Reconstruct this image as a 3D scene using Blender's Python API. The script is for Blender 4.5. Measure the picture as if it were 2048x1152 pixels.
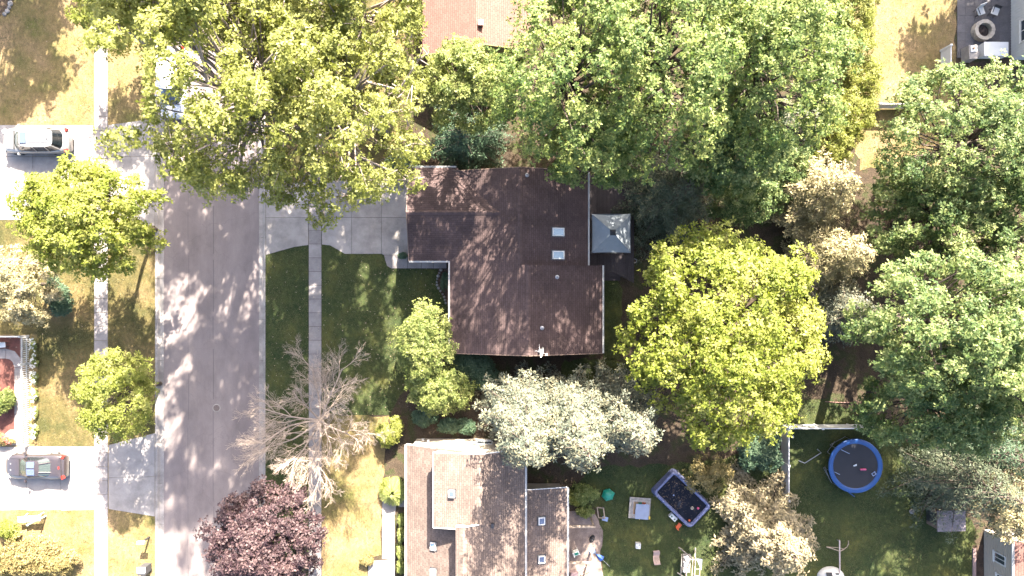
import bpy, bmesh, math, random
import numpy as np
from mathutils import Vector, Matrix

for o in list(bpy.data.objects):
    bpy.data.objects.remove(o, do_unlink=True)
scene = bpy.context.scene
col = scene.collection
R = math.radians

# ------------------------------------------------------------ camera, sky, sun, exposure
CAM_H = 50.0            # drone height, metres
PPM = 27.0              # photograph pixels per metre on the ground (2048 px wide photograph)
cam_d = bpy.data.cameras.new('drone_camera')
cam_d.sensor_width = 36.0
cam_d.lens = 36.0 * PPM * CAM_H / 2048.0
cam_d.clip_start = 0.5
cam_d.clip_end = 1000.0
cam = bpy.data.objects.new('drone_camera', cam_d)
cam.location = (0, 0, CAM_H)
col.objects.link(cam)
scene.camera = cam

SUN_EL, SUN_AZ = 38.0, 16.0
world = bpy.data.worlds.new('World')
scene.world = world
world.use_nodes = True
wn = world.node_tree.nodes
wl = world.node_tree.links
bg = wn.get('Background') or wn.new('ShaderNodeBackground')
sky = wn.new('ShaderNodeTexSky')
sky.sky_type = 'NISHITA'
sky.sun_disc = False
sky.sun_elevation = R(SUN_EL)
sky.sun_rotation = R(SUN_AZ)
sky.air_density = 0.9
sky.dust_density = 5.0
sky.ozone_density = 0.6
wl.new(sky.outputs['Color'], bg.inputs['Color'])
bg.inputs['Strength'].default_value = 0.085

sun_d = bpy.data.lights.new('sun', 'SUN')
sun_d.energy = 5.0
sun_d.angle = R(0.53)
sun_d.color = (1.0, 0.90, 0.76)
sun = bpy.data.objects.new('sun', sun_d)
sdir = Vector((-math.sin(R(SUN_AZ)) * math.cos(R(SUN_EL)), -math.cos(R(SUN_AZ)) * math.cos(R(SUN_EL)), -math.sin(R(SUN_EL))))
sun.rotation_euler = sdir.to_track_quat('-Z', 'Y').to_euler()
sun.location = (10, 30, 60)
col.objects.link(sun)

scene.view_settings.view_transform = 'Standard'
scene.view_settings.look = 'None'
scene.view_settings.exposure = 3.6
scene.view_settings.gamma = 1.0
scene.view_settings.use_curve_mapping = False
scene.render.engine = 'CYCLES'

# ------------------------------------------------------------ helpers
def P(u, v, z=0.0):
    """world point at height z seen at photograph pixel (u, v)"""
    f = (CAM_H - z) / CAM_H / PPM
    return Vector(((u - 1024.0) * f, (576.0 - v) * f, z))

def tag(o, label=None, cat=None, group=None, kind=None):
    if label: o['label'] = label
    if cat: o['category'] = cat
    if group: o['group'] = group
    if kind: o['kind'] = kind
    return o

def empty(name, loc=(0, 0, 0), rz=0.0, **k):
    o = bpy.data.objects.new(name, None)
    o.empty_display_size = 0.2
    o.location = loc
    o.rotation_euler = (0, 0, rz)
    col.objects.link(o)
    return tag(o, **k)

def link(name, me, mat, parent=None, loc=(0, 0, 0), rot=(0, 0, 0), **k):
    o = bpy.data.objects.new(name, me)
    if mat is not None and len(me.materials) == 0:
        me.materials.append(mat)
    o.location = loc
    o.rotation_euler = rot
    if parent is not None:
        o.parent = parent
    col.objects.link(o)
    return tag(o, **k)

class MB:
    def __init__(s):
        s.v = []; s.f = []
    def add(s, vs, fs):
        n = len(s.v)
        s.v += [tuple(p) for p in vs]
        s.f += [tuple(i + n for i in f) for f in fs]
        return s
    def box(s, c, d, rz=0.0, rot=None, taper=1.0):
        x, y, z = d[0] / 2, d[1] / 2, d[2] / 2
        pts = [(-x, -y, -z), (x, -y, -z), (x, y, -z), (-x, y, -z), (-x * taper, -y * taper, z), (x * taper, -y * taper, z), (x * taper, y * taper, z), (-x * taper, y * taper, z)]
        M = rot if rot is not None else Matrix.Rotation(rz, 3, 'Z')
        c = Vector(c)
        return s.add([c + M @ Vector(p) for p in pts], [(3, 2, 1, 0), (4, 5, 6, 7), (0, 1, 5, 4), (1, 2, 6, 5), (2, 3, 7, 6), (3, 0, 4, 7)])
    def bar(s, a, b, w, h=None):
        a, b = Vector(a), Vector(b)
        h = h or w
        d = b - a
        q = d.to_track_quat('X', 'Z').to_matrix()
        return s.box((a + b) / 2, (d.length, w, h), rot=q)
    def prism(s, poly, z0, z1):
        n = len(poly)
        A = sum(poly[i][0] * poly[(i + 1) % n][1] - poly[(i + 1) % n][0] * poly[i][1] for i in range(n))
        if A < 0: poly = list(reversed(poly))
        vs = [(p[0], p[1], z0) for p in poly] + [(p[0], p[1], z1) for p in poly]
        fs = [tuple(range(n - 1, -1, -1)), tuple(range(n, 2 * n))]
        fs += [(i, (i + 1) % n, (i + 1) % n + n, i + n) for i in range(n)]
        return s.add(vs, fs)
    def plate(s, pts, th):
        """thick plate from a planar 3D polygon, extruded straight down"""
        pts = [Vector(p) for p in pts]
        n = len(pts)
        A = sum(pts[i].x * pts[(i + 1) % n].y - pts[(i + 1) % n].x * pts[i].y for i in range(n))
        if A < 0: pts.reverse()
        vs = [p - Vector((0, 0, th)) for p in pts] + pts
        fs = [tuple(range(n - 1, -1, -1)), tuple(range(n, 2 * n))]
        fs += [(i, (i + 1) % n, (i + 1) % n + n, i + n) for i in range(n)]
        return s.add(vs, fs)
    def tube(s, path, rad, sides=6, cap=True):
        path = [Vector(p) for p in path]
        n = len(path)
        if not hasattr(rad, '__len__'): rad = [rad] * n
        base = len(s.v)
        up = Vector((0.13, 0.21, 0.97))
        for i, p in enumerate(path):
            t = (path[min(i + 1, n - 1)] - path[max(i - 1, 0)])
            if t.length < 1e-6: t = Vector((0, 0, 1))
            t.normalize()
            a = t.cross(up)
            if a.length < 0.1: a = t.cross(Vector((1, 0, 0)))
            a.normalize(); b = t.cross(a)
            for k in range(sides):
                th = 2 * math.pi * k / sides
                s.v.append(tuple(p + (a * math.cos(th) + b * math.sin(th)) * rad[i]))
        for i in range(n - 1):
            for k in range(sides):
                k2 = (k + 1) % sides
                s.f.append((base + i * sides + k, base + i * sides + k2, base + (i + 1) * sides + k2, base + (i + 1) * sides + k))
        if cap:
            s.f.append(tuple(base + k for k in range(sides - 1, -1, -1)))
            s.f.append(tuple(base + (n - 1) * sides + k for k in range(sides)))
        return s
    def lathe(s, prof, c=(0, 0, 0), n=32, closed=False):
        c = Vector(c); base = len(s.v); m = len(prof)
        for k in range(n):
            th = 2 * math.pi * k / n
            for (r, z) in prof:
                s.v.append((c.x + r * math.cos(th), c.y + r * math.sin(th), c.z + z))
        for k in range(n):
            k2 = (k + 1) % n
            for i in range(m if closed else m - 1):
                j = (i + 1) % m
                s.f.append((base + k * m + i, base + k2 * m + i, base + k2 * m + j, base + k * m + j))
        return s
    def disc(s, c, r, n=24):
        c = Vector(c)
        return s.add([(c.x + r * math.cos(2 * math.pi * k / n), c.y + r * math.sin(2 * math.pi * k / n), c.z) for k in range(n)], [tuple(range(n))])
    def mesh(s, name, smooth=False):
        me = bpy.data.meshes.new(name)
        me.from_pydata(s.v, [], s.f)
        me.update()
        if smooth:
            me.polygons.foreach_set('use_smooth', [True] * len(me.polygons))
        return me
    def build(s, name, mat, parent=None, smooth=False, loc=(0, 0, 0), rot=(0, 0, 0), **k):
        return link(name, s.mesh(name, smooth), mat, parent, loc, rot, **k)

# ------------------------------------------------------------ materials
def nmat(name):
    m = bpy.data.materials.new(name)
    m.use_nodes = True
    nt = m.node_tree
    return m, nt.nodes, nt.links, nt.nodes['Principled BSDF']

def c4(c): return (c[0], c[1], c[2], 1.0)

def ramp(N, stops):
    r = N.new('ShaderNodeValToRGB')
    els = r.color_ramp.elements
    while len(els) < len(stops): els.new(0.5)
    for e, (p, c) in zip(els, stops):
        e.position = p; e.color = c4(c)
    return r

KA = 0.57   # surface albedos below were noted for a darker exposure
def kk(c): return (c[0] * KA, c[1] * KA, c[2] * KA)

def surf(name, stops, scale=4.0, detail=6.0, stain=0.0, rough=0.85, bump=0.3, bscale=None, fine=None, fine_amt=0.25, spec=0.3, metallic=0.0, objvar=0.0, dist=0.02):
    """noise driven surface in world metres: big patches from stops, fine speckle, bump"""
    m, N, L, B = nmat(name)
    geo = N.new('ShaderNodeNewGeometry')
    n1 = N.new('ShaderNodeTexNoise'); n1.inputs['Scale'].default_value = scale; n1.inputs['Detail'].default_value = detail
    n1.inputs['Roughness'].default_value = 0.62
    L.new(geo.outputs['Position'], n1.inputs['Vector'])
    r = ramp(N, [(p, kk(c)) for p, c in stops])
    L.new(n1.outputs['Fac'], r.inputs['Fac'])
    out = r.outputs['Color']
    fs = fine or scale * 14
    n2 = N.new('ShaderNodeTexNoise'); n2.inputs['Scale'].default_value = fs; n2.inputs['Detail'].default_value = 3
    L.new(geo.outputs['Position'], n2.inputs['Vector'])
    mr = N.new('ShaderNodeMapRange')
    mr.inputs['From Min'].default_value = 0.3; mr.inputs['From Max'].default_value = 0.7
    mr.inputs['To Min'].default_value = 1.0 - fine_amt; mr.inputs['To Max'].default_value = 1.0 + fine_amt
    L.new(n2.outputs['Fac'], mr.inputs['Value'])
    mx = N.new('ShaderNodeMix'); mx.data_type = 'RGBA'; mx.blend_type = 'MULTIPLY'; mx.inputs['Factor'].default_value = 1.0
    L.new(out, mx.inputs['A']); L.new(mr.outputs['Result'], mx.inputs['B'])
    out = mx.outputs['Result']
    if stain:
        ns = N.new('ShaderNodeTexNoise'); ns.inputs['Scale'].default_value = 0.55; ns.inputs['Detail'].default_value = 10; ns.inputs['Roughness'].default_value = 0.72
        L.new(geo.outputs['Position'], ns.inputs['Vector'])
        ms = N.new('ShaderNodeMapRange'); ms.inputs['From Min'].default_value = 0.36; ms.inputs['From Max'].default_value = 0.56
        ms.inputs['To Min'].default_value = 1.0 - stain; ms.inputs['To Max'].default_value = 1.0
        L.new(ns.outputs['Fac'], ms.inputs['Value'])
        mxs = N.new('ShaderNodeMix'); mxs.data_type = 'RGBA'; mxs.blend_type = 'MULTIPLY'; mxs.inputs['Factor'].default_value = 1.0
        L.new(out, mxs.inputs['A']); L.new(ms.outputs['Result'], mxs.inputs['B'])
        out = mxs.outputs['Result']
    if objvar:
        oi = N.new('ShaderNodeObjectInfo')
        m2 = N.new('ShaderNodeMapRange'); m2.inputs['To Min'].default_value = 1 - objvar; m2.inputs['To Max'].default_value = 1 + objvar
        L.new(oi.outputs['Random'], m2.inputs['Value'])
        mx2 = N.new('ShaderNodeMix'); mx2.data_type = 'RGBA'; mx2.blend_type = 'MULTIPLY'; mx2.inputs['Factor'].default_value = 1.0
        L.new(out, mx2.inputs['A']); L.new(m2.outputs['Result'], mx2.inputs['B'])
        out = mx2.outputs['Result']
    L.new(out, B.inputs['Base Color'])
    B.inputs['Roughness'].default_value = rough
    B.inputs['Specular IOR Level'].default_value = spec
    B.inputs['Metallic'].default_value = metallic
    if bump:
        bp = N.new('ShaderNodeBump'); bp.inputs['Strength'].default_value = bump; bp.inputs['Distance'].default_value = dist
        n3 = N.new('ShaderNodeTexNoise'); n3.inputs['Scale'].default_value = bscale or fs; n3.inputs['Detail'].default_value = 4
        L.new(geo.outputs['Position'], n3.inputs['Vector'])
        L.new(n3.outputs['Fac'], bp.inputs['Height']); L.new(bp.outputs['Normal'], B.inputs['Normal'])
    return m

def flat(name, c, rough=0.5, spec=0.4, metallic=0.0, var=0.12, coat=0.0):
    c = Vector(c)
    m = surf(name, [(0.3, c * (1 - var)), (0.7, c * (1 + var))], scale=3.0, rough=rough, bump=0.0, fine_amt=var * 0.5, spec=spec, metallic=metallic)
    if coat: m.node_tree.nodes['Principled BSDF'].inputs['Coat Weight'].default_value = coat
    return m

def grass(name, dry, mid, green, lo, hi, soil=(0.09, 0.065, 0.045), soil_at=0.30):
    m, N, L, B = nmat(name)
    geo = N.new('ShaderNodeNewGeometry')
    def noise(sc, det, rgh=0.6, stretch=None):
        n = N.new('ShaderNodeTexNoise'); n.inputs['Scale'].default_value = sc; n.inputs['Detail'].default_value = det; n.inputs['Roughness'].default_value = rgh
        if stretch:
            mp = N.new('ShaderNodeMapping'); mp.inputs['Scale'].default_value = stretch; mp.inputs['Rotation'].default_value = (0, 0, 0.5)
            L.new(geo.outputs['Position'], mp.inputs['Vector']); L.new(mp.outputs['Vector'], n.inputs['Vector'])
        else:
            L.new(geo.outputs['Position'], n.inputs['Vector'])
        return n
    a = noise(0.35, 8, 0.65)
    r = ramp(N, [(lo, kk(green)), ((lo + hi) / 2, kk(mid)), (hi, kk(dry))])
    L.new(a.outputs['Fac'], r.inputs['Fac'])
    b = noise(3.5, 7, 0.7, (1.0, 0.6, 1.0))
    mr = N.new('ShaderNodeMapRange'); mr.inputs['From Min'].default_value = 0.28; mr.inputs['From Max'].default_value = 0.72
    mr.inputs['To Min'].default_value = 0.62; mr.inputs['To Max'].default_value = 1.38
    L.new(b.outputs['Fac'], mr.inputs['Value'])
    mx = N.new('ShaderNodeMix'); mx.data_type = 'RGBA'; mx.blend_type = 'MULTIPLY'; mx.inputs['Factor'].default_value = 1.0
    L.new(r.outputs['Color'], mx.inputs['A']); L.new(mr.outputs['Result'], mx.inputs['B'])
    c = noise(22, 5, 0.75)
    mr2 = N.new('ShaderNodeMapRange'); mr2.inputs['From Min'].default_value = 0.3; mr2.inputs['From Max'].default_value = 0.7
    mr2.inputs['To Min'].default_value = 0.55; mr2.inputs['To Max'].default_value = 1.45
    L.new(c.outputs['Fac'], mr2.inputs['Value'])
    mx2 = N.new('ShaderNodeMix'); mx2.data_type = 'RGBA'; mx2.blend_type = 'MULTIPLY'; mx2.inputs['Factor'].default_value = 1.0
    L.new(mx.outputs['Result'], mx2.inputs['A']); L.new(mr2.outputs['Result'], mx2.inputs['B'])
    d = noise(0.9, 9, 0.72)
    sr = N.new('ShaderNodeMapRange'); sr.inputs['From Min'].default_value = soil_at; sr.inputs['From Max'].default_value = soil_at + 0.1
    sr.inputs['To Min'].default_value = 1.0; sr.inputs['To Max'].default_value = 0.0
    L.new(d.outputs['Fac'], sr.inputs['Value'])
    mx3 = N.new('ShaderNodeMix'); mx3.data_type = 'RGBA'
    L.new(sr.outputs['Result'], mx3.inputs['Factor']); L.new(mx2.outputs['Result'], mx3.inputs['A']); mx3.inputs['B'].default_value = c4(kk(soil))
    L.new(mx3.outputs['Result'], B.inputs['Base Color'])
    B.inputs['Roughness'].default_value = 0.95; B.inputs['Specular IOR Level'].default_value = 0.1
    bp = N.new('ShaderNodeBump'); bp.inputs['Strength'].default_value = 0.7; bp.inputs['Distance'].default_value = 0.05
    L.new(c.outputs['Fac'], bp.inputs['Height']); L.new(bp.outputs['Normal'], B.inputs['Normal'])
    return m

def shingle(name, cols, along='Y', row=0.145, wid=0.31, weather=(0.75, 1.2)):
    """laminated shingle courses; the courses run along the given world axis"""
    m, N, L, B = nmat(name)
    geo = N.new('ShaderNodeNewGeometry')
    sp = N.new('ShaderNodeSeparateXYZ'); L.new(geo.outputs['Position'], sp.inputs['Vector'])
    cb = N.new('ShaderNodeCombineXYZ')
    if along == 'Y':
        L.new(sp.outputs['Y'], cb.inputs['X']); L.new(sp.outputs['X'], cb.inputs['Y'])
    else:
        L.new(sp.outputs['X'], cb.inputs['X']); L.new(sp.outputs['Y'], cb.inputs['Y'])
    br = N.new('ShaderNodeTexBrick')
    br.inputs['Scale'].default_value = 1.0; br.inputs['Row Height'].default_value = row; br.inputs['Brick Width'].default_value = wid
    br.inputs['Mortar Size'].default_value = 0.012; br.inputs['Mortar Smooth'].default_value = 0.4
    br.inputs['Color1'].default_value = c4(kk(cols[0])); br.inputs['Color2'].default_value = c4(kk(cols[1])); br.inputs['Mortar'].default_value = c4(Vector(cols[0]) * 0.55 * KA)
    br.offset = 0.37; br.squash = 1.0
    L.new(cb.outputs['Vector'], br.inputs['Vector'])
    n1 = N.new('ShaderNodeTexNoise'); n1.inputs['Scale'].default_value = 0.8; n1.inputs['Detail'].default_value = 7
    L.new(geo.outputs['Position'], n1.inputs['Vector'])
    mr = N.new('ShaderNodeMapRange'); mr.inputs['From Min'].default_value = 0.3; mr.inputs['From Max'].default_value = 0.7
    mr.inputs['To Min'].default_value = weather[0]; mr.inputs['To Max'].default_value = weather[1]
    L.new(n1.outputs['Fac'], mr.inputs['Value'])
    mx = N.new('ShaderNodeMix'); mx.data_type = 'RGBA'; mx.blend_type = 'MULTIPLY'; mx.inputs['Factor'].default_value = 1.0
    L.new(br.outputs['Color'], mx.inputs['A']); L.new(mr.outputs['Result'], mx.inputs['B'])
    n2 = N.new('ShaderNodeTexNoise'); n2.inputs['Scale'].default_value = 30; n2.inputs['Detail'].default_value = 3
    L.new(geo.outputs['Position'], n2.inputs['Vector'])
    mr2 = N.new('ShaderNodeMapRange'); mr2.inputs['From Min'].default_value = 0.3; mr2.inputs['From Max'].default_value = 0.7
    mr2.inputs['To Min'].default_value = 0.75; mr2.inputs['To Max'].default_value = 1.25
    L.new(n2.outputs['Fac'], mr2.inputs['Value'])
    mx2 = N.new('ShaderNodeMix'); mx2.data_type = 'RGBA'; mx2.blend_type = 'MULTIPLY'; mx2.inputs['Factor'].default_value = 1.0
    L.new(mx.outputs['Result'], mx2.inputs['A']); L.new(mr2.outputs['Result'], mx2.inputs['B'])
    L.new(mx2.outputs['Result'], B.inputs['Base Color'])
    B.inputs['Roughness'].default_value = 0.92; B.inputs['Specular IOR Level'].default_value = 0.25
    bp = N.new('ShaderNodeBump'); bp.inputs['Strength'].default_value = 0.6; bp.inputs['Distance'].default_value = 0.015; bp.invert = True
    L.new(br.outputs['Fac'], bp.inputs['Height']); L.new(bp.outputs['Normal'], B.inputs['Normal'])
    return m

def leafmat(name, dark, mid, light, trans=0.3):
    m, N, L, B = nmat(name)
    at = N.new('ShaderNodeAttribute'); at.attribute_name = 'tint'
    r = ramp(N, [(0.0, dark), (0.5, mid), (1.0, light)])
    L.new(at.outputs['Fac'], r.inputs['Fac'])
    L.new(r.outputs['Color'], B.inputs['Base Color'])
    B.inputs['Roughness'].default_value = 0.6; B.inputs['Specular IOR Level'].default_value = 0.25
    tr = N.new('ShaderNodeBsdfTranslucent')
    hs = N.new('ShaderNodeHueSaturation'); hs.inputs['Value'].default_value = 1.6; hs.inputs['Saturation'].default_value = 1.1
    L.new(r.outputs['Color'], hs.inputs['Color']); L.new(hs.outputs['Color'], tr.inputs['Color'])
    mix = N.new('ShaderNodeMixShader'); mix.inputs['Fac'].default_value = trans
    L.new(B.outputs['BSDF'], mix.inputs[1]); L.new(tr.outputs['BSDF'], mix.inputs[2])
    L.new(mix.outputs['Shader'], N['Material Output'].inputs['Surface'])
    return m

def glassy(name, c, rough=0.06, spec=0.8):
    m, N, L, B = nmat(name)
    B.inputs['Base Color'].default_value = c4(c)
    B.inputs['Roughness'].default_value = rough
    B.inputs['Specular IOR Level'].default_value = spec
    B.inputs['Coat Weight'].default_value = 0.3 if spec > 0.3 else 0.0
    n = N.new('ShaderNodeTexNoise'); n.inputs['Scale'].default_value = 2.0
    g = N.new('ShaderNodeNewGeometry'); L.new(g.outputs['Position'], n.inputs['Vector'])
    bp = N.new('ShaderNodeBump'); bp.inputs['Strength'].default_value = 0.05
    L.new(n.outputs['Fac'], bp.inputs['Height']); L.new(bp.outputs['Normal'], B.inputs['Normal'])
    return m

def road_mat():
    m, N, L, B = nmat('asphalt')
    geo = N.new('ShaderNodeNewGeometry')
    def noise(sc, det, stretch=None, rgh=0.6):
        n = N.new('ShaderNodeTexNoise'); n.inputs['Scale'].default_value = sc; n.inputs['Detail'].default_value = det; n.inputs['Roughness'].default_value = rgh
        if stretch:
            mp = N.new('ShaderNodeMapping'); mp.inputs['Scale'].default_value = stretch
            L.new(geo.outputs['Position'], mp.inputs['Vector']); L.new(mp.outputs['Vector'], n.inputs['Vector'])
        else: L.new(geo.outputs['Position'], n.inputs['Vector'])
        return n
    a = noise(0.5, 7, (1.6, 0.12, 1))
    r = ramp(N, [(0.3, (0.106, 0.089, 0.089)), (0.5, (0.122, 0.103, 0.102)), (0.7, (0.138, 0.117, 0.114))])
    L.new(a.outputs['Fac'], r.inputs['Fac'])
    st = noise(0.7, 10, (1.0, 0.5, 1), 0.72)
    sm = N.new('ShaderNodeMapRange'); sm.inputs['From Min'].default_value = 0.34; sm.inputs['From Max'].default_value = 0.6; sm.inputs['To Min'].default_value = 0.8; sm.inputs['To Max'].default_value = 1.06
    L.new(st.outputs['Fac'], sm.inputs['Value'])
    mxs = N.new('ShaderNodeMix'); mxs.data_type = 'RGBA'; mxs.blend_type = 'MULTIPLY'; mxs.inputs['Factor'].default_value = 1.0
    L.new(r.outputs['Color'], mxs.inputs['A']); L.new(sm.outputs['Result'], mxs.inputs['B'])
    b = noise(40, 3)
    mr = N.new('ShaderNodeMapRange'); mr.inputs['From Min'].default_value = 0.3; mr.inputs['From Max'].default_value = 0.7; mr.inputs['To Min'].default_value = 0.78; mr.inputs['To Max'].default_value = 1.22
    L.new(b.outputs['Fac'], mr.inputs['Value'])
    mx = N.new('ShaderNodeMix'); mx.data_type = 'RGBA'; mx.blend_type = 'MULTIPLY'; mx.inputs['Factor'].default_value = 1.0
    L.new(mxs.outputs['Result'], mx.inputs['A']); L.new(mr.outputs['Result'], mx.inputs['B'])
    # fine cracks: thin contour of a distorted voronoi
    vo = N.new('ShaderNodeTexVoronoi'); vo.feature = 'DISTANCE_TO_EDGE'; vo.inputs['Scale'].default_value = 0.28
    nz = noise(1.3, 6)
    ad = N.new('ShaderNodeVectorMath'); ad.operation = 'ADD'
    sc = N.new('ShaderNodeVectorMath'); sc.operation = 'SCALE'; sc.inputs['Scale'].default_value = 1.1
    L.new(nz.outputs['Color'], sc.inputs[0]); L.new(geo.outputs['Position'], ad.inputs[0]); L.new(sc.outputs['Vector'], ad.inputs[1])
    L.new(ad.outputs['Vector'], vo.inputs['Vector'])
    ck = N.new('ShaderNodeMapRange'); ck.inputs['From Min'].default_value = 0.0; ck.inputs['From Max'].default_value = 0.008; ck.inputs['To Min'].default_value = 0.45; ck.inputs['To Max'].default_value = 1.0
    L.new(vo.outputs['Distance'], ck.inputs['Value'])
    mx2 = N.new('ShaderNodeMix'); mx2.data_type = 'RGBA'; mx2.blend_type = 'MULTIPLY'; mx2.inputs['Factor'].default_value = 0.25
    L.new(mx.outputs['Result'], mx2.inputs['A']); L.new(ck.outputs['Result'], mx2.inputs['B'])
    L.new(mx2.outputs['Result'], B.inputs['Base Color'])
    B.inputs['Roughness'].default_value = 0.9; B.inputs['Specular IOR Level'].default_value = 0.25
    bp = N.new('ShaderNodeBump'); bp.inputs['Strength'].default_value = 0.35; bp.inputs['Distance'].default_value = 0.01
    L.new(b.outputs['Fac'], bp.inputs['Height']); L.new(bp.outputs['Normal'], B.inputs['Normal'])
    return m

M = {}
M['soil'] = surf('bare_soil', [(0.3, (0.04, 0.032, 0.024)), (0.5, (0.068, 0.05, 0.035)), (0.6, (0.045, 0.052, 0.022)), (0.75, (0.12, 0.085, 0.055))], scale=0.9, detail=9, fine=18, fine_amt=0.5, bump=0.8, dist=0.05, rough=0.95, spec=0.1)
M['mulch'] = surf('red_mulch', [(0.3, (0.085, 0.032, 0.026)), (0.7, (0.15, 0.058, 0.046))], scale=3, fine=28, fine_amt=0.5, bump=0.9, dist=0.04, rough=0.95)
M['bed'] = surf('bed_mulch', [(0.3, (0.045, 0.03, 0.022)), (0.7, (0.12, 0.075, 0.05))], scale=3, fine=24, fine_amt=0.5, bump=0.9, dist=0.04, rough=0.95)
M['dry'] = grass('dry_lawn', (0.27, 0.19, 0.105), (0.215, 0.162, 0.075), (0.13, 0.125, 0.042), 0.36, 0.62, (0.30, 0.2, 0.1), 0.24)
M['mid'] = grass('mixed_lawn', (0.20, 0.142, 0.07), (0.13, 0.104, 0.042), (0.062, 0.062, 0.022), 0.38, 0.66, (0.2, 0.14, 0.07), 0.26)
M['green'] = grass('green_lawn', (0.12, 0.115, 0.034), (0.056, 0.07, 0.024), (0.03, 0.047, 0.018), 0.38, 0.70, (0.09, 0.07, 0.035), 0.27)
M['road'] = road_mat()
M['concrete'] = surf('concrete', stain=0.2, stops=[(0.3, (0.265, 0.242, 0.232)), (0.55, (0.315, 0.29, 0.278)), (0.75, (0.355, 0.33, 0.315))], scale=1.1, detail=8, fine=35, fine_amt=0.1, bump=0.25, dist=0.006, objvar=0.08)
M['walk'] = surf('walk_concrete', stain=0.28, stops=[(0.3, (0.225, 0.205, 0.203)), (0.55, (0.275, 0.25, 0.246)), (0.75, (0.32, 0.295, 0.288))], scale=1.3, detail=8, fine=35, fine_amt=0.12, bump=0.25, dist=0.006, objvar=0.12)
M['curb'] = surf('curb_concrete', stain=0.35, stops=[(0.3, (0.25, 0.225, 0.215)), (0.7, (0.38, 0.35, 0.33))], scale=1.3, detail=8, fine=30, fine_amt=0.15, bump=0.25, dist=0.006, objvar=0.1)
M['roofY'] = shingle('brown_shingle_a', ((0.070, 0.0465, 0.0455), (0.093, 0.0625, 0.061)), 'Y')
M['roofX'] = shingle('brown_shingle_b', ((0.070, 0.0465, 0.0455), (0.093, 0.0625, 0.061)), 'X')
M['cap'] = surf('brown_ridge_cap', [(0.3, (0.06, 0.04, 0.04)), (0.7, (0.105, 0.068, 0.065))], scale=4, fine=30, objvar=0.2)
M['tanY'] = shingle('tan_shingle', ((0.135, 0.101, 0.087), (0.185, 0.14, 0.12)), 'Y', weather=(0.82, 1.15))
M['tancap'] = surf('tan_ridge_cap', [(0.3, (0.15, 0.112, 0.092)), (0.7, (0.215, 0.165, 0.14))], scale=4, fine=30, objvar=0.15)
M['pinkY'] = shingle('rose_shingle', ((0.165, 0.086, 0.072), (0.192, 0.104, 0.088)), 'Y', weather=(0.92, 1.08))
M['white'] = flat('white_paint', (0.72, 0.71, 0.69), rough=0.5, var=0.06)
M['vinyl'] = flat('white_vinyl', (0.70, 0.70, 0.71), rough=0.45, var=0.05)
M['siding'] = flat('beige_siding', (0.46, 0.40, 0.33), rough=0.7, var=0.06)
M['olive'] = flat('olive_siding', (0.27, 0.21, 0.07), rough=0.7, var=0.08)
M['brownwall'] = flat('brown_siding', (0.20, 0.14, 0.11), rough=0.7)
M['glass'] = glassy('window_glass', (0.03, 0.04, 0.05))
M['skyglass'] = glassy('skylight_glass', (0.16, 0.23, 0.265), rough=0.12)
M['blueglass'] = glassy('tinted_skylight_glass', (0.05, 0.065, 0.11), rough=0.1)
M['metal'] = flat('galvanised_metal', (0.42, 0.42, 0.43), rough=0.4, metallic=0.6)
M['darkmetal'] = flat('dark_metal', (0.04, 0.04, 0.045), rough=0.45)
M['deck'] = surf('dark_deck_boards', [(0.3, (0.040, 0.032, 0.036)), (0.7, (0.062, 0.052, 0.057))], scale=2, fine=20, objvar=0.25)
M['canopy'] = surf('grey_canvas', [(0.3, (0.235, 0.27, 0.30)), (0.7, (0.29, 0.325, 0.355))], scale=1.2, fine=25, fine_amt=0.06, bump=0.1)
M['black'] = flat('black_mesh', (0.012, 0.014, 0.02), rough=0.7)
M['bark'] = surf('bark', [(0.3, (0.05, 0.038, 0.03)), (0.7, (0.12, 0.092, 0.075))], scale=6, fine=30, bump=0.8)
M['palebark'] = surf('pale_bark', [(0.3, (0.22, 0.18, 0.15)), (0.7, (0.42, 0.35, 0.30))], scale=5, fine=30, bump=0.6)
M['twig'] = surf('bare_twigs', [(0.3, (0.34, 0.265, 0.215)), (0.7, (0.52, 0.425, 0.355))], scale=5, fine=30, bump=0.3)
M['wood'] = surf('weathered_wood', [(0.3, (0.28, 0.22, 0.17)), (0.7, (0.44, 0.35, 0.27))], scale=3, fine=24, objvar=0.12)
M['greywood'] = surf('grey_wood', [(0.3, (0.25, 0.225, 0.21)), (0.7, (0.36, 0.33, 0.30))], scale=3, fine=24, objvar=0.12)
M['orangewood'] = surf('stained_wood', [(0.3, (0.28, 0.13, 0.06)), (0.7, (0.40, 0.20, 0.10))], scale=3, fine=24, objvar=0.12)
M['stone'] = surf('pale_stone', [(0.3, (0.16, 0.15, 0.145)), (0.7, (0.30, 0.285, 0.275))], scale=5, fine=30, objvar=0.2)
M['tanblock'] = surf('tan_block', [(0.3, (0.38, 0.33, 0.27)), (0.7, (0.52, 0.46, 0.39))], scale=5, fine=30, objvar=0.12)
M['ash'] = surf('ash_and_charcoal', [(0.35, (0.02, 0.015, 0.014)), (0.7, (0.10, 0.07, 0.06))], scale=6, fine=30, bump=0.8)
M['paver'] = surf('grey_paver', [(0.3, (0.085, 0.083, 0.092)), (0.7, (0.12, 0.115, 0.125))], scale=2, fine=25, objvar=0.08)
M['blue'] = flat('blue_vinyl', (0.008, 0.07, 0.26), rough=0.45, var=0.1)
M['bluecloth'] = flat('bright_blue_plastic', (0.015, 0.10, 0.42), rough=0.45)
M['poolwall'] = surf('blue_grey_liner', [(0.3, (0.10, 0.12, 0.25)), (0.7, (0.20, 0.22, 0.37))], scale=3, fine=9, fine_amt=0.25, bump=0.6, dist=0.05, rough=0.45)
M['mat'] = flat('black_bounce_mat', (0.013, 0.014, 0.022), rough=0.75)
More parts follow.
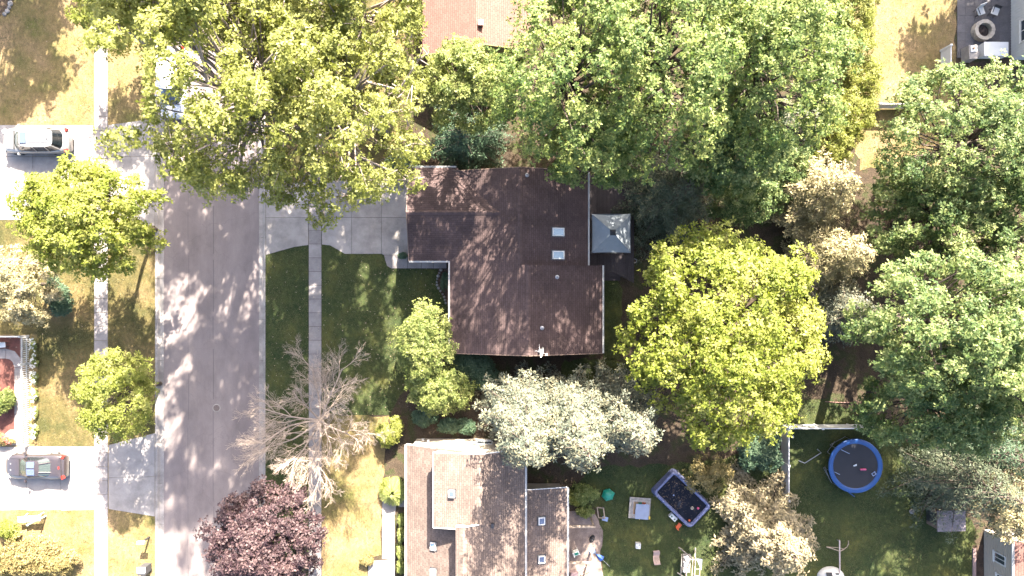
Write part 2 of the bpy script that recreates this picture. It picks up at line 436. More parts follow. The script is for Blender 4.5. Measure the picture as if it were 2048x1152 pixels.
M['teal'] = flat('green_plastic', (0.01, 0.26, 0.17), rough=0.4, var=0.08)
M['orange'] = flat('orange_plastic', (0.62, 0.11, 0.025), rough=0.4)
M['pink'] = flat('pink_plastic', (0.65, 0.10, 0.22), rough=0.4)
M['yellow'] = flat('yellow_plastic', (0.62, 0.42, 0.04), rough=0.4)
M['paleblue'] = flat('pale_blue_plastic', (0.27, 0.35, 0.55), rough=0.45)
M['tarp'] = flat('pale_blue_cover', (0.27, 0.31, 0.42), rough=0.5, var=0.08)
M['rubber'] = flat('rubber', (0.015, 0.015, 0.016), rough=0.8)
M['silver'] = flat('silver_paint', (0.20, 0.2, 0.205), rough=0.3, spec=0.5, var=0.03, coat=0.8)
M['whitecar'] = flat('white_car_paint', (0.66, 0.67, 0.70), rough=0.3, spec=0.5, var=0.03, coat=0.8)
M['taupecar'] = flat('dark_taupe_paint', (0.04, 0.031, 0.032), rough=0.3, spec=0.5, var=0.03, coat=0.9)
M['carglass'] = glassy('car_glass', (0.006, 0.008, 0.01))
M['palecarglass'] = glassy('pale_car_glass', (0.030, 0.038, 0.034), rough=0.1)
M['redlight'] = flat('red_lamp', (0.50, 0.03, 0.02), rough=0.25)
M['lamp'] = flat('clear_lamp', (0.6, 0.6, 0.6), rough=0.15)
M['palegreen'] = flat('pale_green_paint', (0.38, 0.50, 0.42), rough=0.5)
M['mower'] = flat('grey_bin', (0.06, 0.06, 0.065), rough=0.6)
M['greyroof'] = surf('grey_metal_roof', [(0.3, (0.20, 0.17, 0.18)), (0.7, (0.27, 0.23, 0.24))], scale=2, fine=20)
M['water'] = glassy('dark_pool_water', (0.004, 0.005, 0.009), rough=0.2, spec=0.1)

# leaves: crown tints have sunlit highlights and shade contrast put into the colours
LM = {}
LM['cotton'] = leafmat('leaf_cottonwood', (0.06, 0.075, 0.014), (0.135, 0.148, 0.032), (0.27, 0.272, 0.095), 0.45)
LM['lime'] = leafmat('leaf_lime_maple', (0.062, 0.088, 0.01), (0.135, 0.157, 0.022), (0.25, 0.25, 0.075), 0.45)
LM['lime2'] = leafmat('leaf_pale_lime', (0.07, 0.09, 0.014), (0.14, 0.158, 0.03), (0.25, 0.25, 0.085), 0.45)
LM['maple'] = leafmat('leaf_maple', (0.03, 0.06, 0.018), (0.085, 0.122, 0.032), (0.235, 0.255, 0.085), 0.45)
LM['maple2'] = leafmat('leaf_green_maple', (0.027, 0.056, 0.02), (0.078, 0.114, 0.036), (0.23, 0.25, 0.1), 0.45)
LM['yellowgreen'] = leafmat('leaf_yellow_green', (0.06, 0.08, 0.012), (0.13, 0.145, 0.026), (0.225, 0.22, 0.07), 0.42)
LM['dark'] = leafmat('needle_dark', (0.018, 0.038, 0.022), (0.03, 0.056, 0.03), (0.055, 0.08, 0.042), 0.15)
LM['hemlock'] = leafmat('needle_hemlock', (0.03, 0.045, 0.026), (0.052, 0.066, 0.04), (0.10, 0.10, 0.06), 0.15)
LM['blue'] = leafmat('needle_blue_spruce', (0.032, 0.044, 0.036), (0.064, 0.072, 0.052), (0.138, 0.123, 0.073), 0.12)
LM['pale'] = leafmat('needle_pale_spruce', (0.08, 0.078, 0.036), (0.175, 0.155, 0.08), (0.29, 0.24, 0.14), 0.2)
LM['cream'] = leafmat('leaf_cream', (0.1, 0.086, 0.05), (0.165, 0.14, 0.085), (0.24, 0.196, 0.125), 0.15)
LM['plum'] = leafmat('leaf_purple', (0.013, 0.007, 0.009), (0.027, 0.014, 0.017), (0.088, 0.058, 0.056), 0.12)
LM['bush'] = leafmat('leaf_bush', (0.042, 0.066, 0.016), (0.112, 0.138, 0.036), (0.25, 0.255, 0.095), 0.42)
LM['tan'] = leafmat('leaf_tan_shrub', (0.06, 0.055, 0.02), (0.12, 0.098, 0.036), (0.19, 0.15, 0.065), 0.25)
LM['reed'] = leafmat('blade_grass', (0.10, 0.14, 0.03), (0.18, 0.21, 0.06), (0.28, 0.28, 0.12), 0.3)
LM['blade'] = leafmat('grass_blade', (0.018, 0.028, 0.01), (0.055, 0.053, 0.018), (0.16, 0.118, 0.062), 0.2)
LM['flower'] = leafmat('petal_red', (0.30, 0.02, 0.04), (0.45, 0.05, 0.08), (0.55, 0.18, 0.18), 0.2)
LM['petalwhite'] = leafmat('petal_white', (0.25, 0.27, 0.2), (0.45, 0.45, 0.42), (0.62, 0.6, 0.58), 0.2)

# ------------------------------------------------------------ ground, lawns, road, pavements
rng = random.Random(7)
def G(u, v): return ((u - 1024.0) / PPM, (576.0 - v) / PPM)

def wob(poly, amp, step=14.0, seed=1):
    """pixel polygon with naturally uneven edges"""
    rr = random.Random(seed); out = []
    n = len(poly)
    for i in range(n):
        a, b = poly[i], poly[(i + 1) % n]
        d = math.hypot(b[0] - a[0], b[1] - a[1])
        k = max(1, min(60, int(d / step)))
        for j in range(k):
            t = j / k
            s = amp if j else amp * 0.3
            out.append((a[0] + (b[0] - a[0]) * t + rr.uniform(-s, s), a[1] + (b[1] - a[1]) * t + rr.uniform(-s, s)))
    return out

LAWNS = []
def sheet(name, poly_uv, z0, z1, mat, label, cat, kind='structure'):
    if name == 'lawn': LAWNS.append((poly_uv, mat.name))
    o = MB().prism([G(*p) for p in poly_uv], z0, z1).build(name, mat)
    return tag(o, label, cat, None, kind)

g = MB().add([(-400, -400, -0.16), (400, -400, -0.16), (400, 400, -0.16), (-400, 400, -0.16)], [(0, 1, 2, 3)]).build('ground', M['soil'])
tag(g, 'bare brown ground sheet under the whole neighbourhood', 'ground', None, 'structure')
BIG = 3600
sheet('yard_ground', [(-BIG, -BIG), (310, -BIG), (310, BIG), (-BIG, BIG)], -0.15, -0.012, M['dry'], 'raised yard ground on the side of the road with the two pale driveways', 'ground')
sheet('yard_ground', [(531, -BIG), (BIG, -BIG), (BIG, BIG), (531, BIG)], -0.15, -0.012, M['soil'], 'bare brown yard ground around the brown-roofed house and under the trees', 'ground')
road = MB().add([(G(322, 0)[0], -150, -0.125), (G(521, 0)[0], -150, -0.125), (G(521, 0)[0], 150, -0.125), (G(322, 0)[0], 150, -0.125)], [(0, 1, 2, 3)]).build('road', M['road'])
tag(road, 'grey asphalt residential road with worn surface', 'road', None, 'structure')
# paving seam strips of the road (tar sealed joints)
seam = MB()
for u, w in ((425.5, 0.035), (375.0, 0.022)):
    x = G(u, 0)[0]; y = -40.0
    while y < 40:
        l = rng.uniform(1.5, 5.0)
        dx = rng.uniform(-0.03, 0.03)
        seam.add([(x + dx - w / 2, y, -0.121), (x + dx + w / 2, y, -0.121), (x + dx * 1.4 + w / 2, y + l, -0.121), (x + dx * 1.4 - w / 2, y + l, -0.121)], [(0, 1, 2, 3)])
        y += l + rng.uniform(0.1, 1.2)
seam.build('joint_sealant', flat('tar', (0.075, 0.066, 0.07), rough=0.7), road)

# lawns
sheet('lawn', [(-900, -700), (188, -700), (188, 249), (-900, 249)], -0.02, 0.0, M['dry'], 'dry tan lawn beside the driveway with the silver car', 'lawn')
sheet('lawn', [(216, -700), (310, -700), (310, 237), (216, 250)], -0.02, 0.0, M['dry'], 'dry grass verge between road and sidewalk near the white van', 'lawn')
sheet('lawn', [(-900, 440), (188, 440), (188, 892), (75, 892), (75, 668), (-900, 668)], -0.02, 0.0, M['mid'], 'patchy lawn between the two pale driveways', 'lawn')
sheet('lawn', [(216, 440), (310, 452), (310, 866), (216, 890)], -0.02, 0.0, M['mid'], 'shaded grass verge between the two driveway aprons', 'lawn')
sheet('lawn', [(-900, 1022), (188, 1020), (188, 1900), (-900, 1900)], -0.02, 0.0, M['dry'], 'sunlit dry lawn beside the driveway with the dark sports car', 'lawn')
sheet('lawn', [(217, 1018), (310, 1034), (310, 1900), (217, 1900)], -0.02, 0.0, M['dry'], 'sunlit grass verge with the mailbox', 'lawn')
sheet('lawn', [(531, -700), (617, -700), (617, 365), (531, 362)], -0.02, 0.0, M['mid'], 'grass verge under the tall cottonwoods', 'lawn')
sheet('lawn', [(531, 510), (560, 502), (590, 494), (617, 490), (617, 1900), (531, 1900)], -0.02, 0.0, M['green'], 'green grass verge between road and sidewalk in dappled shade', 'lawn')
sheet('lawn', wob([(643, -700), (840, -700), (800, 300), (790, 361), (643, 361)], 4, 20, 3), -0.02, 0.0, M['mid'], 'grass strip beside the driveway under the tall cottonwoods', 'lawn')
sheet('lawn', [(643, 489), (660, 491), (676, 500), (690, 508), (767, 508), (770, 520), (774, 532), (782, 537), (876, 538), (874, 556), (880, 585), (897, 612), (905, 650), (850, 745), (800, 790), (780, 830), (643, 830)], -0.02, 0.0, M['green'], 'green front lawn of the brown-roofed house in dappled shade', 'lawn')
sheet('lawn', wob([(643, 831), (778, 832), (770, 900), (764, 985), (762, 1110), (735, 1120), (730, 1900), (643, 1900)], 2.5, 14, 4), -0.02, 0.002, M['dry'], 'sun-dried front lawn of the tan-roofed house', 'lawn')
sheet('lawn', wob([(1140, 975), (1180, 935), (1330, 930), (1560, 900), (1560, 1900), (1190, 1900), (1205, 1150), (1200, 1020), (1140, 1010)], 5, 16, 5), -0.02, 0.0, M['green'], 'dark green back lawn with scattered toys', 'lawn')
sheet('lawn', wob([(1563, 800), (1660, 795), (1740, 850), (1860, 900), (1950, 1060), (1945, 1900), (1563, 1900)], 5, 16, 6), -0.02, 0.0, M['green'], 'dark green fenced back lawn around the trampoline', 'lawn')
sheet('lawn', wob([(1680, -700), (1912, -700), (1912, 130), (1880, 330), (1720, 340), (1690, 200)], 6, 16, 8), -0.02, 0.0, M['dry'], 'sunlit yellowing lawn beside the patio with the fire pit', 'lawn')
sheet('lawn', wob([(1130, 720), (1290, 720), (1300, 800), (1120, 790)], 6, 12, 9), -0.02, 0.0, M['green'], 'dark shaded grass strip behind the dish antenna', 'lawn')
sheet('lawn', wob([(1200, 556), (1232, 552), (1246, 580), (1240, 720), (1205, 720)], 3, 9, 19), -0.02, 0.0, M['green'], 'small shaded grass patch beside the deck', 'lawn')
sheet('flower_bed', wob([(877, 537), (895, 537), (930, 560), (930, 700), (905, 640), (897, 610), (880, 584), (875, 557)], 1.2, 8, 10), -0.02, 0.006, M['bed'], 'dark mulched bed along the front wall of the brown-roofed house', 'flower bed')
sheet('flower_bed', wob([(-300, 672), (46, 672), (46, 890), (-300, 890)], 0.5, 30, 11), -0.02, 0.004, M['mulch'], 'red mulch bed inside the white picket fence', 'flower bed')
sheet('flower_bed', wob([(1945, 1090), (1968, 1090), (1968, 1500), (1945, 1500)], 1, 20, 12), -0.02, 0.006, M['bed'], 'dark mulch bed along the beige house wall', 'flower bed')
sheet('dirt_patch', wob([(1130, 1020), (1190, 1028), (1206, 1060), (1200, 1110), (1206, 1150), (1200, 1300), (1120, 1300)], 2, 9, 13), -0.02, 0.008, surf('trodden_dirt', [(0.3, (0.16, 0.12, 0.105)), (0.7, (0.27, 0.21, 0.185))], scale=2, fine=20, fine_amt=0.3, bump=0.5), 'bare trodden dirt patch beside the tan-roofed house', 'dirt')

# fallen petals and leaves on the shaded lawn (uncountable litter)
lit = MB()
for i in range(700):
    if rng.random() < 0.75: u, v = rng.uniform(535, 890), rng.uniform(520, 830)
    else: u, v = rng.uniform(20, 300), rng.uniform(10, 880)
    x, y = G(u, v); a = rng.uniform(0, 6.28); s = rng.choice((0.02, 0.03, 0.03, 0.05))
    z = 0.035
    lit.add([(x + s * math.cos(a), y + s * math.sin(a), z), (x - s * 0.6 * math.sin(a), y + s * 0.6 * math.cos(a), z + 0.01), (x - s * math.cos(a), y - s * math.sin(a), z), (x + s * 0.6 * math.sin(a), y - s * 0.6 * math.cos(a), z + 0.012)], [(0, 1, 2, 3)])
tag(lit.build('fallen_leaves', surf('dead_leaf', [(0.3, (0.30, 0.2, 0.12)), (0.7, (0.5, 0.42, 0.34))], scale=9, bump=0)), 'scattered fallen leaves and petals on the lawns', 'leaf litter', None, 'stuff')

# slabs -------------------------------------------------------
def shrink(poly, d):
    cx = sum(p[0] for p in poly) / len(poly); cy = sum(p[1] for p in poly) / len(poly)
    out = []
    for x, y in poly:
        l = math.hypot(x - cx, y - cy)
        out.append((x + (cx - x) / l * d * 1.4, y + (cy - y) / l * d * 1.4))
    return out

def slab(parent, poly_uv, z=0.022, mat='concrete'):
    return MB().prism(shrink([G(*p) for p in poly_uv], 0.012), -0.06, z + rng.uniform(-0.003, 0.003)).build('slab', M[mat], parent)

def pavement(name, label, cat):
    return empty(name, label=label, cat=cat, kind='structure')

for (u0, u1, step, v0, lab) in ((188.5, 216.0, 28.0, -75.0, 'concrete sidewalk crossing the two pale driveways'), (617.5, 643.0, 27.5, -62.0, 'concrete sidewalk in front of the brown-roofed house')):
    sw = pavement('sidewalk', lab, 'sidewalk')
    shared = None
    v = v0
    while v < 1230:
        if shared is None:
            s = slab(sw, [(u0, v), (u1, v), (u1, v + step), (u0, v + step)], mat='walk'); shared = s; vb = v
        else:
            s = shared.copy(); col.objects.link(s); s.parent = sw
            s.location = (0, -(v - vb) / PPM, rng.uniform(-0.005, 0.004))
        v += step
    # the pavement continues far beyond the frame as long runs
    for va, vb2 in ((v0 - 3000, v0), (v, v + 3000)):
        MB().prism([G(u0, va), G(u1, va), G(u1, vb2), G(u0, vb2)], -0.06, 0.02).build('slab', M['walk'], sw)

dw = pavement('driveway', 'wide pale driveway with the parked silver car', 'driveway')
cols_ = [-150, -95, -41, 13, 66, 120, 188]; rows_ = [250, 313, 376, 440]
for i in range(len(cols_) - 1):
    for j in range(3):
        slab(dw, [(cols_[i], rows_[j]), (cols_[i + 1], rows_[j]), (cols_[i + 1], rows_[j + 1]), (cols_[i], rows_[j + 1])])
for k, (a, b) in enumerate(((216.5, 263), (263, 310))):
    t0, t1 = 250 - 6.5 * k, 250 - 6.5 * (k + 1); b0, b1 = 440 + 6 * k, 440 + 6 * (k + 1)
    slab(dw, [(a, t0), (b, t1), (b, 313), (a, 313)]); slab(dw, [(a, 313), (b, 313), (b, 376), (a, 376)]); slab(dw, [(a, 376), (b, 376), (b, b1), (a, b0)])
dw = pavement('driveway', 'pale driveway with the parked dark sports car', 'driveway')
cols_ = [-140, -70, -8, 53, 122, 188.5]
for i in range(len(cols_) - 1):
    slab(dw, [(cols_[i], 893), (cols_[i + 1], 893), (cols_[i + 1], 955), (cols_[i], 955)]); slab(dw, [(cols_[i], 955), (cols_[i + 1], 955), (cols_[i + 1], 1020), (cols_[i], 1021)])
slab(dw, [(217, 890), (310, 866), (310, 953), (217, 955)]); slab(dw, [(217, 955), (310, 953), (310, 1033), (217, 1018)])
dw = pavement('driveway', 'shaded concrete driveway leading to the brown-roofed garage', 'driveway')
slab(dw, [(531.5, 362), (617, 366), (617, 435), (531.5, 435)]); slab(dw, [(531.5, 435), (617, 435), (617, 490), (590, 494), (560, 502), (531.5, 510)])
slab(dw, [(643.5, 361), (703, 361), (703, 435), (643.5, 435)]); slab(dw, [(703, 361), (763, 361), (763, 435), (703, 435)]); slab(dw, [(763, 361), (838, 361), (838, 435), (763, 435)])
slab(dw, [(643.5, 435), (703, 435), (703, 508), (690, 508), (676, 500), (660, 491), (643.5, 489)]); slab(dw, [(703, 435), (763, 435), (763, 508), (703, 508)]); slab(dw, [(763, 435), (838, 435), (838, 510), (767, 510), (763, 508)])
fw = pavement('front_walk', 'narrow concrete walk from the driveway to the front door', 'walkway')
slab(fw, [(768, 510), (815, 510), (815, 537), (782, 537), (774, 532), (770, 520)], mat='walk')
for a, b in ((815, 843), (843, 867), (867, 893)): slab(fw, [(a, 511), (b, 511), (b, 537), (a, 537)], mat='walk')
fw = pavement('garden_walk', 'curved concrete walk inside the white picket fence', 'walkway')
arc = [(12 + 30 * math.sin(t), 726 - 28 * math.cos(t)) for t in [R(a) for a in range(0, 91, 15)]]
slab(fw, [(-120, 697), (-50, 697), (-50, 717), (-120, 717)], mat='walk'); slab(fw, [(-50, 697), (12, 697), (12, 717), (-50, 717)], mat='walk')
slab(fw, [(12, 697), (30, 702), (41, 716), (44, 735), (29, 735), (26, 725), (20, 719), (12, 717)], mat='walk')
for a in range(735, 890, 31): slab(fw, [(29, a), (44.5, a), (44.5, a + 31), (29, a + 31)] if a < 850 else [(20, a), (44.5, a), (44.5, 891), (-10, 891), (-10, 884)], mat='walk')
fw = pavement('garden_walk', 'sunlit concrete walk beside the tan-roofed house', 'walkway')
for a, b in ((985, 1030), (1030, 1075), (1075, 1118)): slab(fw, [(765, a), (797 - (a > 1000) * 8, a), (790, b), (764, b)])
for a, b in ((1118, 1170), (1170, 1230)): slab(fw, [(737, a + 4), (790, a), (790, b), (735, b)])
slab(fw, [(797, 1000), (812, 1000), (812, 1014), (797, 1014)])

# curbs: mountable concrete curb in 3 m sections
def curb(u_road, u_back, label):
    c = pavement('curb', label, 'curb')
    x0, x1 = G(u_road, 0)[0], G(u_back, 0)[0]
    s = 1 if x1 > x0 else -1
    prof = [(x0, -0.14), (x0, -0.117), (x0 + s * 0.28, -0.128), (x0 + s * 0.36, -0.06), (x0 + s * 0.42, -0.006), (x1 - s * 0.006, -0.002), (x1 - s * 0.006, -0.14)]
    L_ = 3.04; n = len(prof)
    b = MB()
    b.add([(p[0], 0.0, p[1]) for p in prof] + [(p[0], L_ - 0.02, p[1]) for p in prof], [tuple(range(n)), tuple(range(2 * n - 1, n - 1, -1))] + [(i, i + n, (i + 1) % n + n, (i + 1) % n) for i in range(n)])
    me = b.mesh('curb_section')
    for k in range(-20, 20):
        link('curb_section', me, M['curb'], c, loc=(0, k * L_ + 0.7, 0))
curb(326, 310, 'concrete curb and gutter on the side with the mailbox')
curb(517, 531, 'concrete curb and gutter before the brown-roofed house')

mh = empty('manhole_cover', P(433, 816, -0.122), label='round iron manhole cover set in the asphalt', cat='manhole cover')
MB().lathe([(0.0, 0.004), (0.22, 0.004), (0.23, 0.0)], n=28).build('lid', surf('rusty_iron', [(0.3, (0.11, 0.085, 0.08)), (0.7, (0.19, 0.15, 0.14))], scale=8, fine=40), mh)
MB().lathe([(0.235, 0.0), (0.24, 0.007), (0.29, 0.007), (0.30, 0.0)], n=28).build('ring', M['curb'], mh)

# ------------------------------------------------------------ houses
def gutter(parent, a, b, mat='white', w=0.12):
    """U shaped eaves gutter from a to b"""
    a, b = Vector(a), Vector(b); d = (b - a).normalized(); n = Vector((-d.y, d.x, 0)) * (w / 2)
    up = Vector((0, 0, 1)); o = [(-1, 0.06), (-1, -0.06), (1, -0.06), (1, 0.06), (0.72, 0.06), (0.72, -0.035), (-0.72, -0.035), (-0.72, 0.06)]
    vs = [a + n * p + up * q for p, q in o] + [b + n * p + up * q for p, q in o]
    fs = [(i, (i + 1) % 8, (i + 1) % 8 + 8, i + 8) for i in range(8)] + [(0, 7, 6, 1), (1, 6, 5, 2), (2, 5, 4, 3), (8, 9, 14, 15), (9, 10, 13, 14), (10, 11, 12, 13)]
    return MB().add(vs, fs).build('gutter', M[mat], parent)

def caps(parent, a, b, mat, slope=0.34, wid=0.30, pitch=0.2):
    """overlapping ridge cap shingles from a to b"""
    a, b = Vector(a), Vector(b); L_ = (b - a).length; d = (b - a) / L_
    ang = math.atan2(d.y, d.x); n = int(L_ / pitch); h = wid / 2
    me = MB().add([(0, -h, -h * slope + 0.028), (pitch * 1.15, -h, -h * slope + 0.012), (pitch * 1.15, 0, 0.03), (0, 0, 0.055), (pitch * 1.15, h, -h * slope + 0.012), (0, h, -h * slope + 0.028), (0, -h, -h * slope - 0.03), (0, h, -h * slope - 0.03)],
                  [(0, 1, 2, 3), (3, 2, 4, 5), (6, 0, 3), (3, 5, 7), (6, 3, 7)]).mesh('ridge_cap')
    for i in range(n):
        link('ridge_cap', me, M[mat], parent, loc=a + d * (i * pitch), rot=(0, 0, ang))

def skylight(parent, c, wx, wy, sx=0.0, sy=0.0, glass='skyglass', frame='white', h=0.12):
    """raised skylight on a slope with gradients sx, sy"""
    c = Vector(c)
    nrm = Vector((-sx, -sy, 1)).normalized()
    q = Vector((0, 0, 1)).rotation_difference(nrm).to_matrix()
    t = 0.06
    fr = MB()
    for (cx, cy, dx, dy) in ((0, wy / 2 - t / 2, wx, t), (0, -wy / 2 + t / 2, wx, t), (wx / 2 - t / 2, 0, t, wy - 2 * t), (-wx / 2 + t / 2, 0, t, wy - 2 * t)):
        fr.box(c + q @ Vector((cx, cy, h / 2 - 0.03)), (dx, dy, h + 0.06), rot=q)
    o = fr.build('skylight', M[frame], parent)
    MB().box(c + q @ Vector((0, 0, 0.012)), (wx + 0.16, wy + 0.16, 0.03), rot=q).build('flashing', M['darkmetal'], o)
    MB().box(c + q @ Vector((0, 0, h - 0.03)), (wx - 2 * t, wy - 2 * t, 0.02), rot=q).build('pane', M[glass], o)
    return o

def vent_pipe(parent, c, r=0.06, h=0.3, mat='metal'):
    c = Vector(c)
    o = MB().lathe([(r * 2.6, -0.08), (r * 2.2, 0.04), (r, 0.06), (r, h), (r * 0.7, h), (r * 0.7, 0.05)], c, 14).build('vent_pipe', M[mat], parent)
    return o

def window(parent, c, axis, w, h, mat='white', face=1):
    """framed window on a wall; axis 'X' wall runs along X (normal +-Y), 'Y' wall runs along Y"""
    c = Vector(c); t = 0.08; d = 0.05
    def bx(du, dz, su, sz, dd, off):
        if axis == 'X': return (c.x + du, c.y + off * face, c.z + dz), (su, dd, sz)
        return (c.x + off * face, c.y + du, c.z + dz), (dd, su, sz)
    fr = MB()
    for (du, dz, su, sz) in ((0, h / 2 - t / 2, w, t), (0, -h / 2 + t / 2, w, t), (w / 2 - t / 2, 0, t, h - 2 * t), (-w / 2 + t / 2, 0, t, h - 2 * t), (0, 0, 0.04, h - 2 * t)):
        fr.box(*bx(du, dz, su, sz, d, d / 2))
    o = fr.build('window', M[mat], parent)
    MB().box(*bx(0, 0, w - 2 * t, h - 2 * t, 0.015, 0.012)).build('pane', M['glass'], o)
    MB().box(*bx(0, -h / 2 - 0.03, w + 0.1, 0.05, 0.1, 0.05)).build('sill', M[mat], o)
    return o

# ---- the brown-roofed house
h1 = empty('house', (0, 0, 0), label='brown shingled single-storey house with skylights and white gutters', cat='house')
zE = 2.8; S = 1 / 3.0
XL, YN, YS = -4.34, 8.15, -4.55
def zl(x): return zE + (x - XL) * S
RXn, RXs, Ym = 0.56, 1.11, 1.58
XRn, XRs = 5.31, 6.31
MB().plate([(XL, YS, zl(XL)), (RXs, YS, zl(RXs)), (RXs, Ym, zl(RXs)), (RXn, Ym, zl(RXn)), (RXn, YN, zl(RXn)), (XL, YN, zl(XL))], 0.14).build('roof_slope', M['roofY'], h1)
MB().plate([(RXn, Ym, zl(RXn)), (XRn, Ym, zl(RXn) - (XRn - RXn) * S), (XRn, YN, zl(RXn) - (XRn - RXn) * S), (RXn, YN, zl(RXn))], 0.14).build('roof_slope', M['roofY'], h1)
MB().plate([(RXs, YS, zl(RXs)), (XRs, YS, zl(RXs) - (XRs - RXs) * S), (XRs, Ym, zl(RXs) - (XRs - RXs) * S), (RXs, Ym, zl(RXs))], 0.14).build('roof_slope', M['roofY'], h1)
gN, gS, gX = 8.43, 1.89, -7.2
gR = (gN + gS) / 2; gz = zE + (gN - gR) * 0.352
vx = XL + (gz - zE) / S
MB().plate([(gX, gN, zE), (-3.85, gN, zE), (vx, gR, gz), (gX, gR, gz)], 0.14).build('roof_slope', M['roofX'], h1)
MB().plate([(gX, gS, zE), (gX, gR, gz), (vx, gR, gz), (XL, gS, zE)], 0.14).build('roof_slope', M['roofX'], h1)
# walls with gables
w = MB()
w.prism([(XL + 0.35, YS + 0.3), (XRs - 0.35, YS + 0.3), (XRs - 0.35, Ym - 0.05), (XRn - 0.35, Ym - 0.05), (XRn - 0.35, YN - 0.3), (XL + 0.35, YN - 0.3)], -0.02, 2.62)
w.prism([(gX + 0.3, gS + 0.3), (XL + 0.36, gS + 0.3), (XL + 0.36, gN - 0.35), (gX + 0.3, gN - 0.35)], -0.02, 2.62)
w.build('wall', M['brownwall'], h1)
def gable(b, pts, off):
    n = len(pts); v = [Vector(p) for p in pts]; o = Vector(off)
    b.add(v + [p + o for p in v], [tuple(range(n)), tuple(range(2 * n - 1, n - 1, -1))] + [(i, i + n, (i + 1) % n + n, (i + 1) % n) for i in range(n)])
gb = MB(); gable(gb, [(XL + 0.35, YS + 0.3, 2.6), (XRs - 0.35, YS + 0.3, 2.6), (RXs, YS + 0.3, zl(RXs) - 0.16)], (0, 0.1, 0)); gb.build('gable', M['brownwall'], h1)
gb = MB(); gable(gb, [(XL + 0.35, YN - 0.3, 2.6), (XRn - 0.35, YN - 0.3, 2.6), (RXn, YN - 0.3, zl(RXn) - 0.16)], (0, -0.1, 0)); gb.build('gable', M['brownwall'], h1)
gb = MB(); gable(gb, [(gX + 0.3, gS + 0.3, 2.6), (gX + 0.3, gN - 0.35, 2.6), (gX + 0.3, gR, gz - 0.16)], (0.1, 0, 0)); gb.build('gable', M['brownwall'], h1)
gb = MB(); gable(gb, [(RXn - 1.0, Ym - 0.02, zl(RXn - 1) - 0.3), (XRs - 0.02, Ym - 0.02, 2.5), (XRs - 0.02, Ym - 0.02, 2.74), (RXs, Ym - 0.02, zl(RXs) - 0.14)], (0, -0.1, 0)); gb.build('gable', M['brownwall'], h1)

for a, b in (((gX, gN + 0.05, zE - 0.04), (-3.9, gN + 0.05, zE - 0.04)), ((gX, gS - 0.05, zE - 0.04), (XL - 0.12, gS - 0.05, zE - 0.04)), ((XL - 0.06, gS, zE - 0.04), (XL - 0.06, YS, zE - 0.04)),
             ((XRn + 0.06, YN, 2.80), (XRn + 0.06, Ym + 0.0, 2.80)), ((XRs + 0.06, Ym, 2.84), (XRs + 0.06, YS, 2.84))):
    gutter(h1, a, b, w=0.10)
# rake trim
for pts in (((XL, YS - 0.02), (RXs, YS - 0.02), (XRs, YS - 0.02)), ((XL, YN + 0.02), (RXn, YN + 0.02), (XRn, YN + 0.02))):
    rx = pts[1][0]
    for k, (p, q) in enumerate(((pts[0], pts[1]), (pts[1], pts[2]))):
        za = zl(p[0]) if k == 0 else zl(rx); zb = zl(rx) if k == 0 else zl(rx) - (q[0] - rx) * S
        MB().bar((p[0], p[1], za - 0.07), (q[0], q[1], zb - 0.07), 0.04, 0.17).build('rake_board', M['brownwall'], h1)
MB().bar((gX - 0.02, gS, zE - 0.07), (gX - 0.02, gR, gz - 0.07), 0.04, 0.17).build('rake_board', M['brownwall'], h1)
MB().bar((gX - 0.02, gN, zE - 0.07), (gX - 0.02, gR, gz - 0.07), 0.04, 0.17).build('rake_board', M['brownwall'], h1)
caps(h1, (RXs, YS + 0.02, zl(RXs)), (RXs, Ym, zl(RXs)), 'cap')
caps(h1, (RXn, Ym + 0.03, zl(RXn)), (RXn, YN, zl(RXn)), 'cap')
caps(h1, (gX, gR, gz), (vx + 0.1, gR, gz), 'cap')
def zr1(x, y): return (zl(RXs) - (x - RXs) * S) if y < Ym else (zl(RXn) - (x - RXn) * S)
for (u, v) in ((1116, 464), (1116, 510)):
    p = P(u, v, 3.6)
    skylight(h1, (p.x, p.y, zr1(p.x, p.y)), 0.86, 0.56, -S, 0)
for (u, v, z) in ((1054, 350, 4.3), (1114, 554, 3.9), (1084, 656, 4.3)):
    p = P(u, v, z); vent_pipe(h1, (p.x, p.y, zr1(p.x, p.y)), 0.06, 0.28, 'metal')
# flat roof vents with dark hoods
p = P(919, 643, 3.0); MB().box((p.x, p.y, zl(p.x) + 0.05), (0.12, 0.5, 0.1)).build('roof_vent', M['cap'], h1)
# garage door, front door, windows
MB().box((gX + 0.27, gR, 1.08), (0.06, 4.9, 2.15)).build('garage_door', M['white'], h1)
for k in range(4): MB().box((gX + 0.235, gR, 0.3 + k * 0.53), (0.02, 4.7, 0.4)).build('door_panel', M['white'], h1)
d_ = MB().box((-4.02, 1.2, 1.05), (0.07, 0.95, 2.05)).build('front_door', M['darkmetal'], h1)
MB().lathe([(0, 0), (0.04, 0.0), (0.04, 0.05), (0, 0.05)], (-4.08, 0.85, 1.0), 10).build('handle', M['metal'], d_)
for y, ww in ((-0.9, 1.5), (-3.1, 1.5)): window(h1, (XL + 0.35, y, 1.5), 'Y', ww, 1.2, face=-1)
for y, ww in ((-0.6, 1.4), (-3.0, 1.4)): window(h1, (XRs - 0.35, y, 1.5), 'Y', ww, 1.2, face=1)
window(h1, (XRn - 0.35, 6.2, 1.4), 'Y', 1.8, 2.0, face=1)

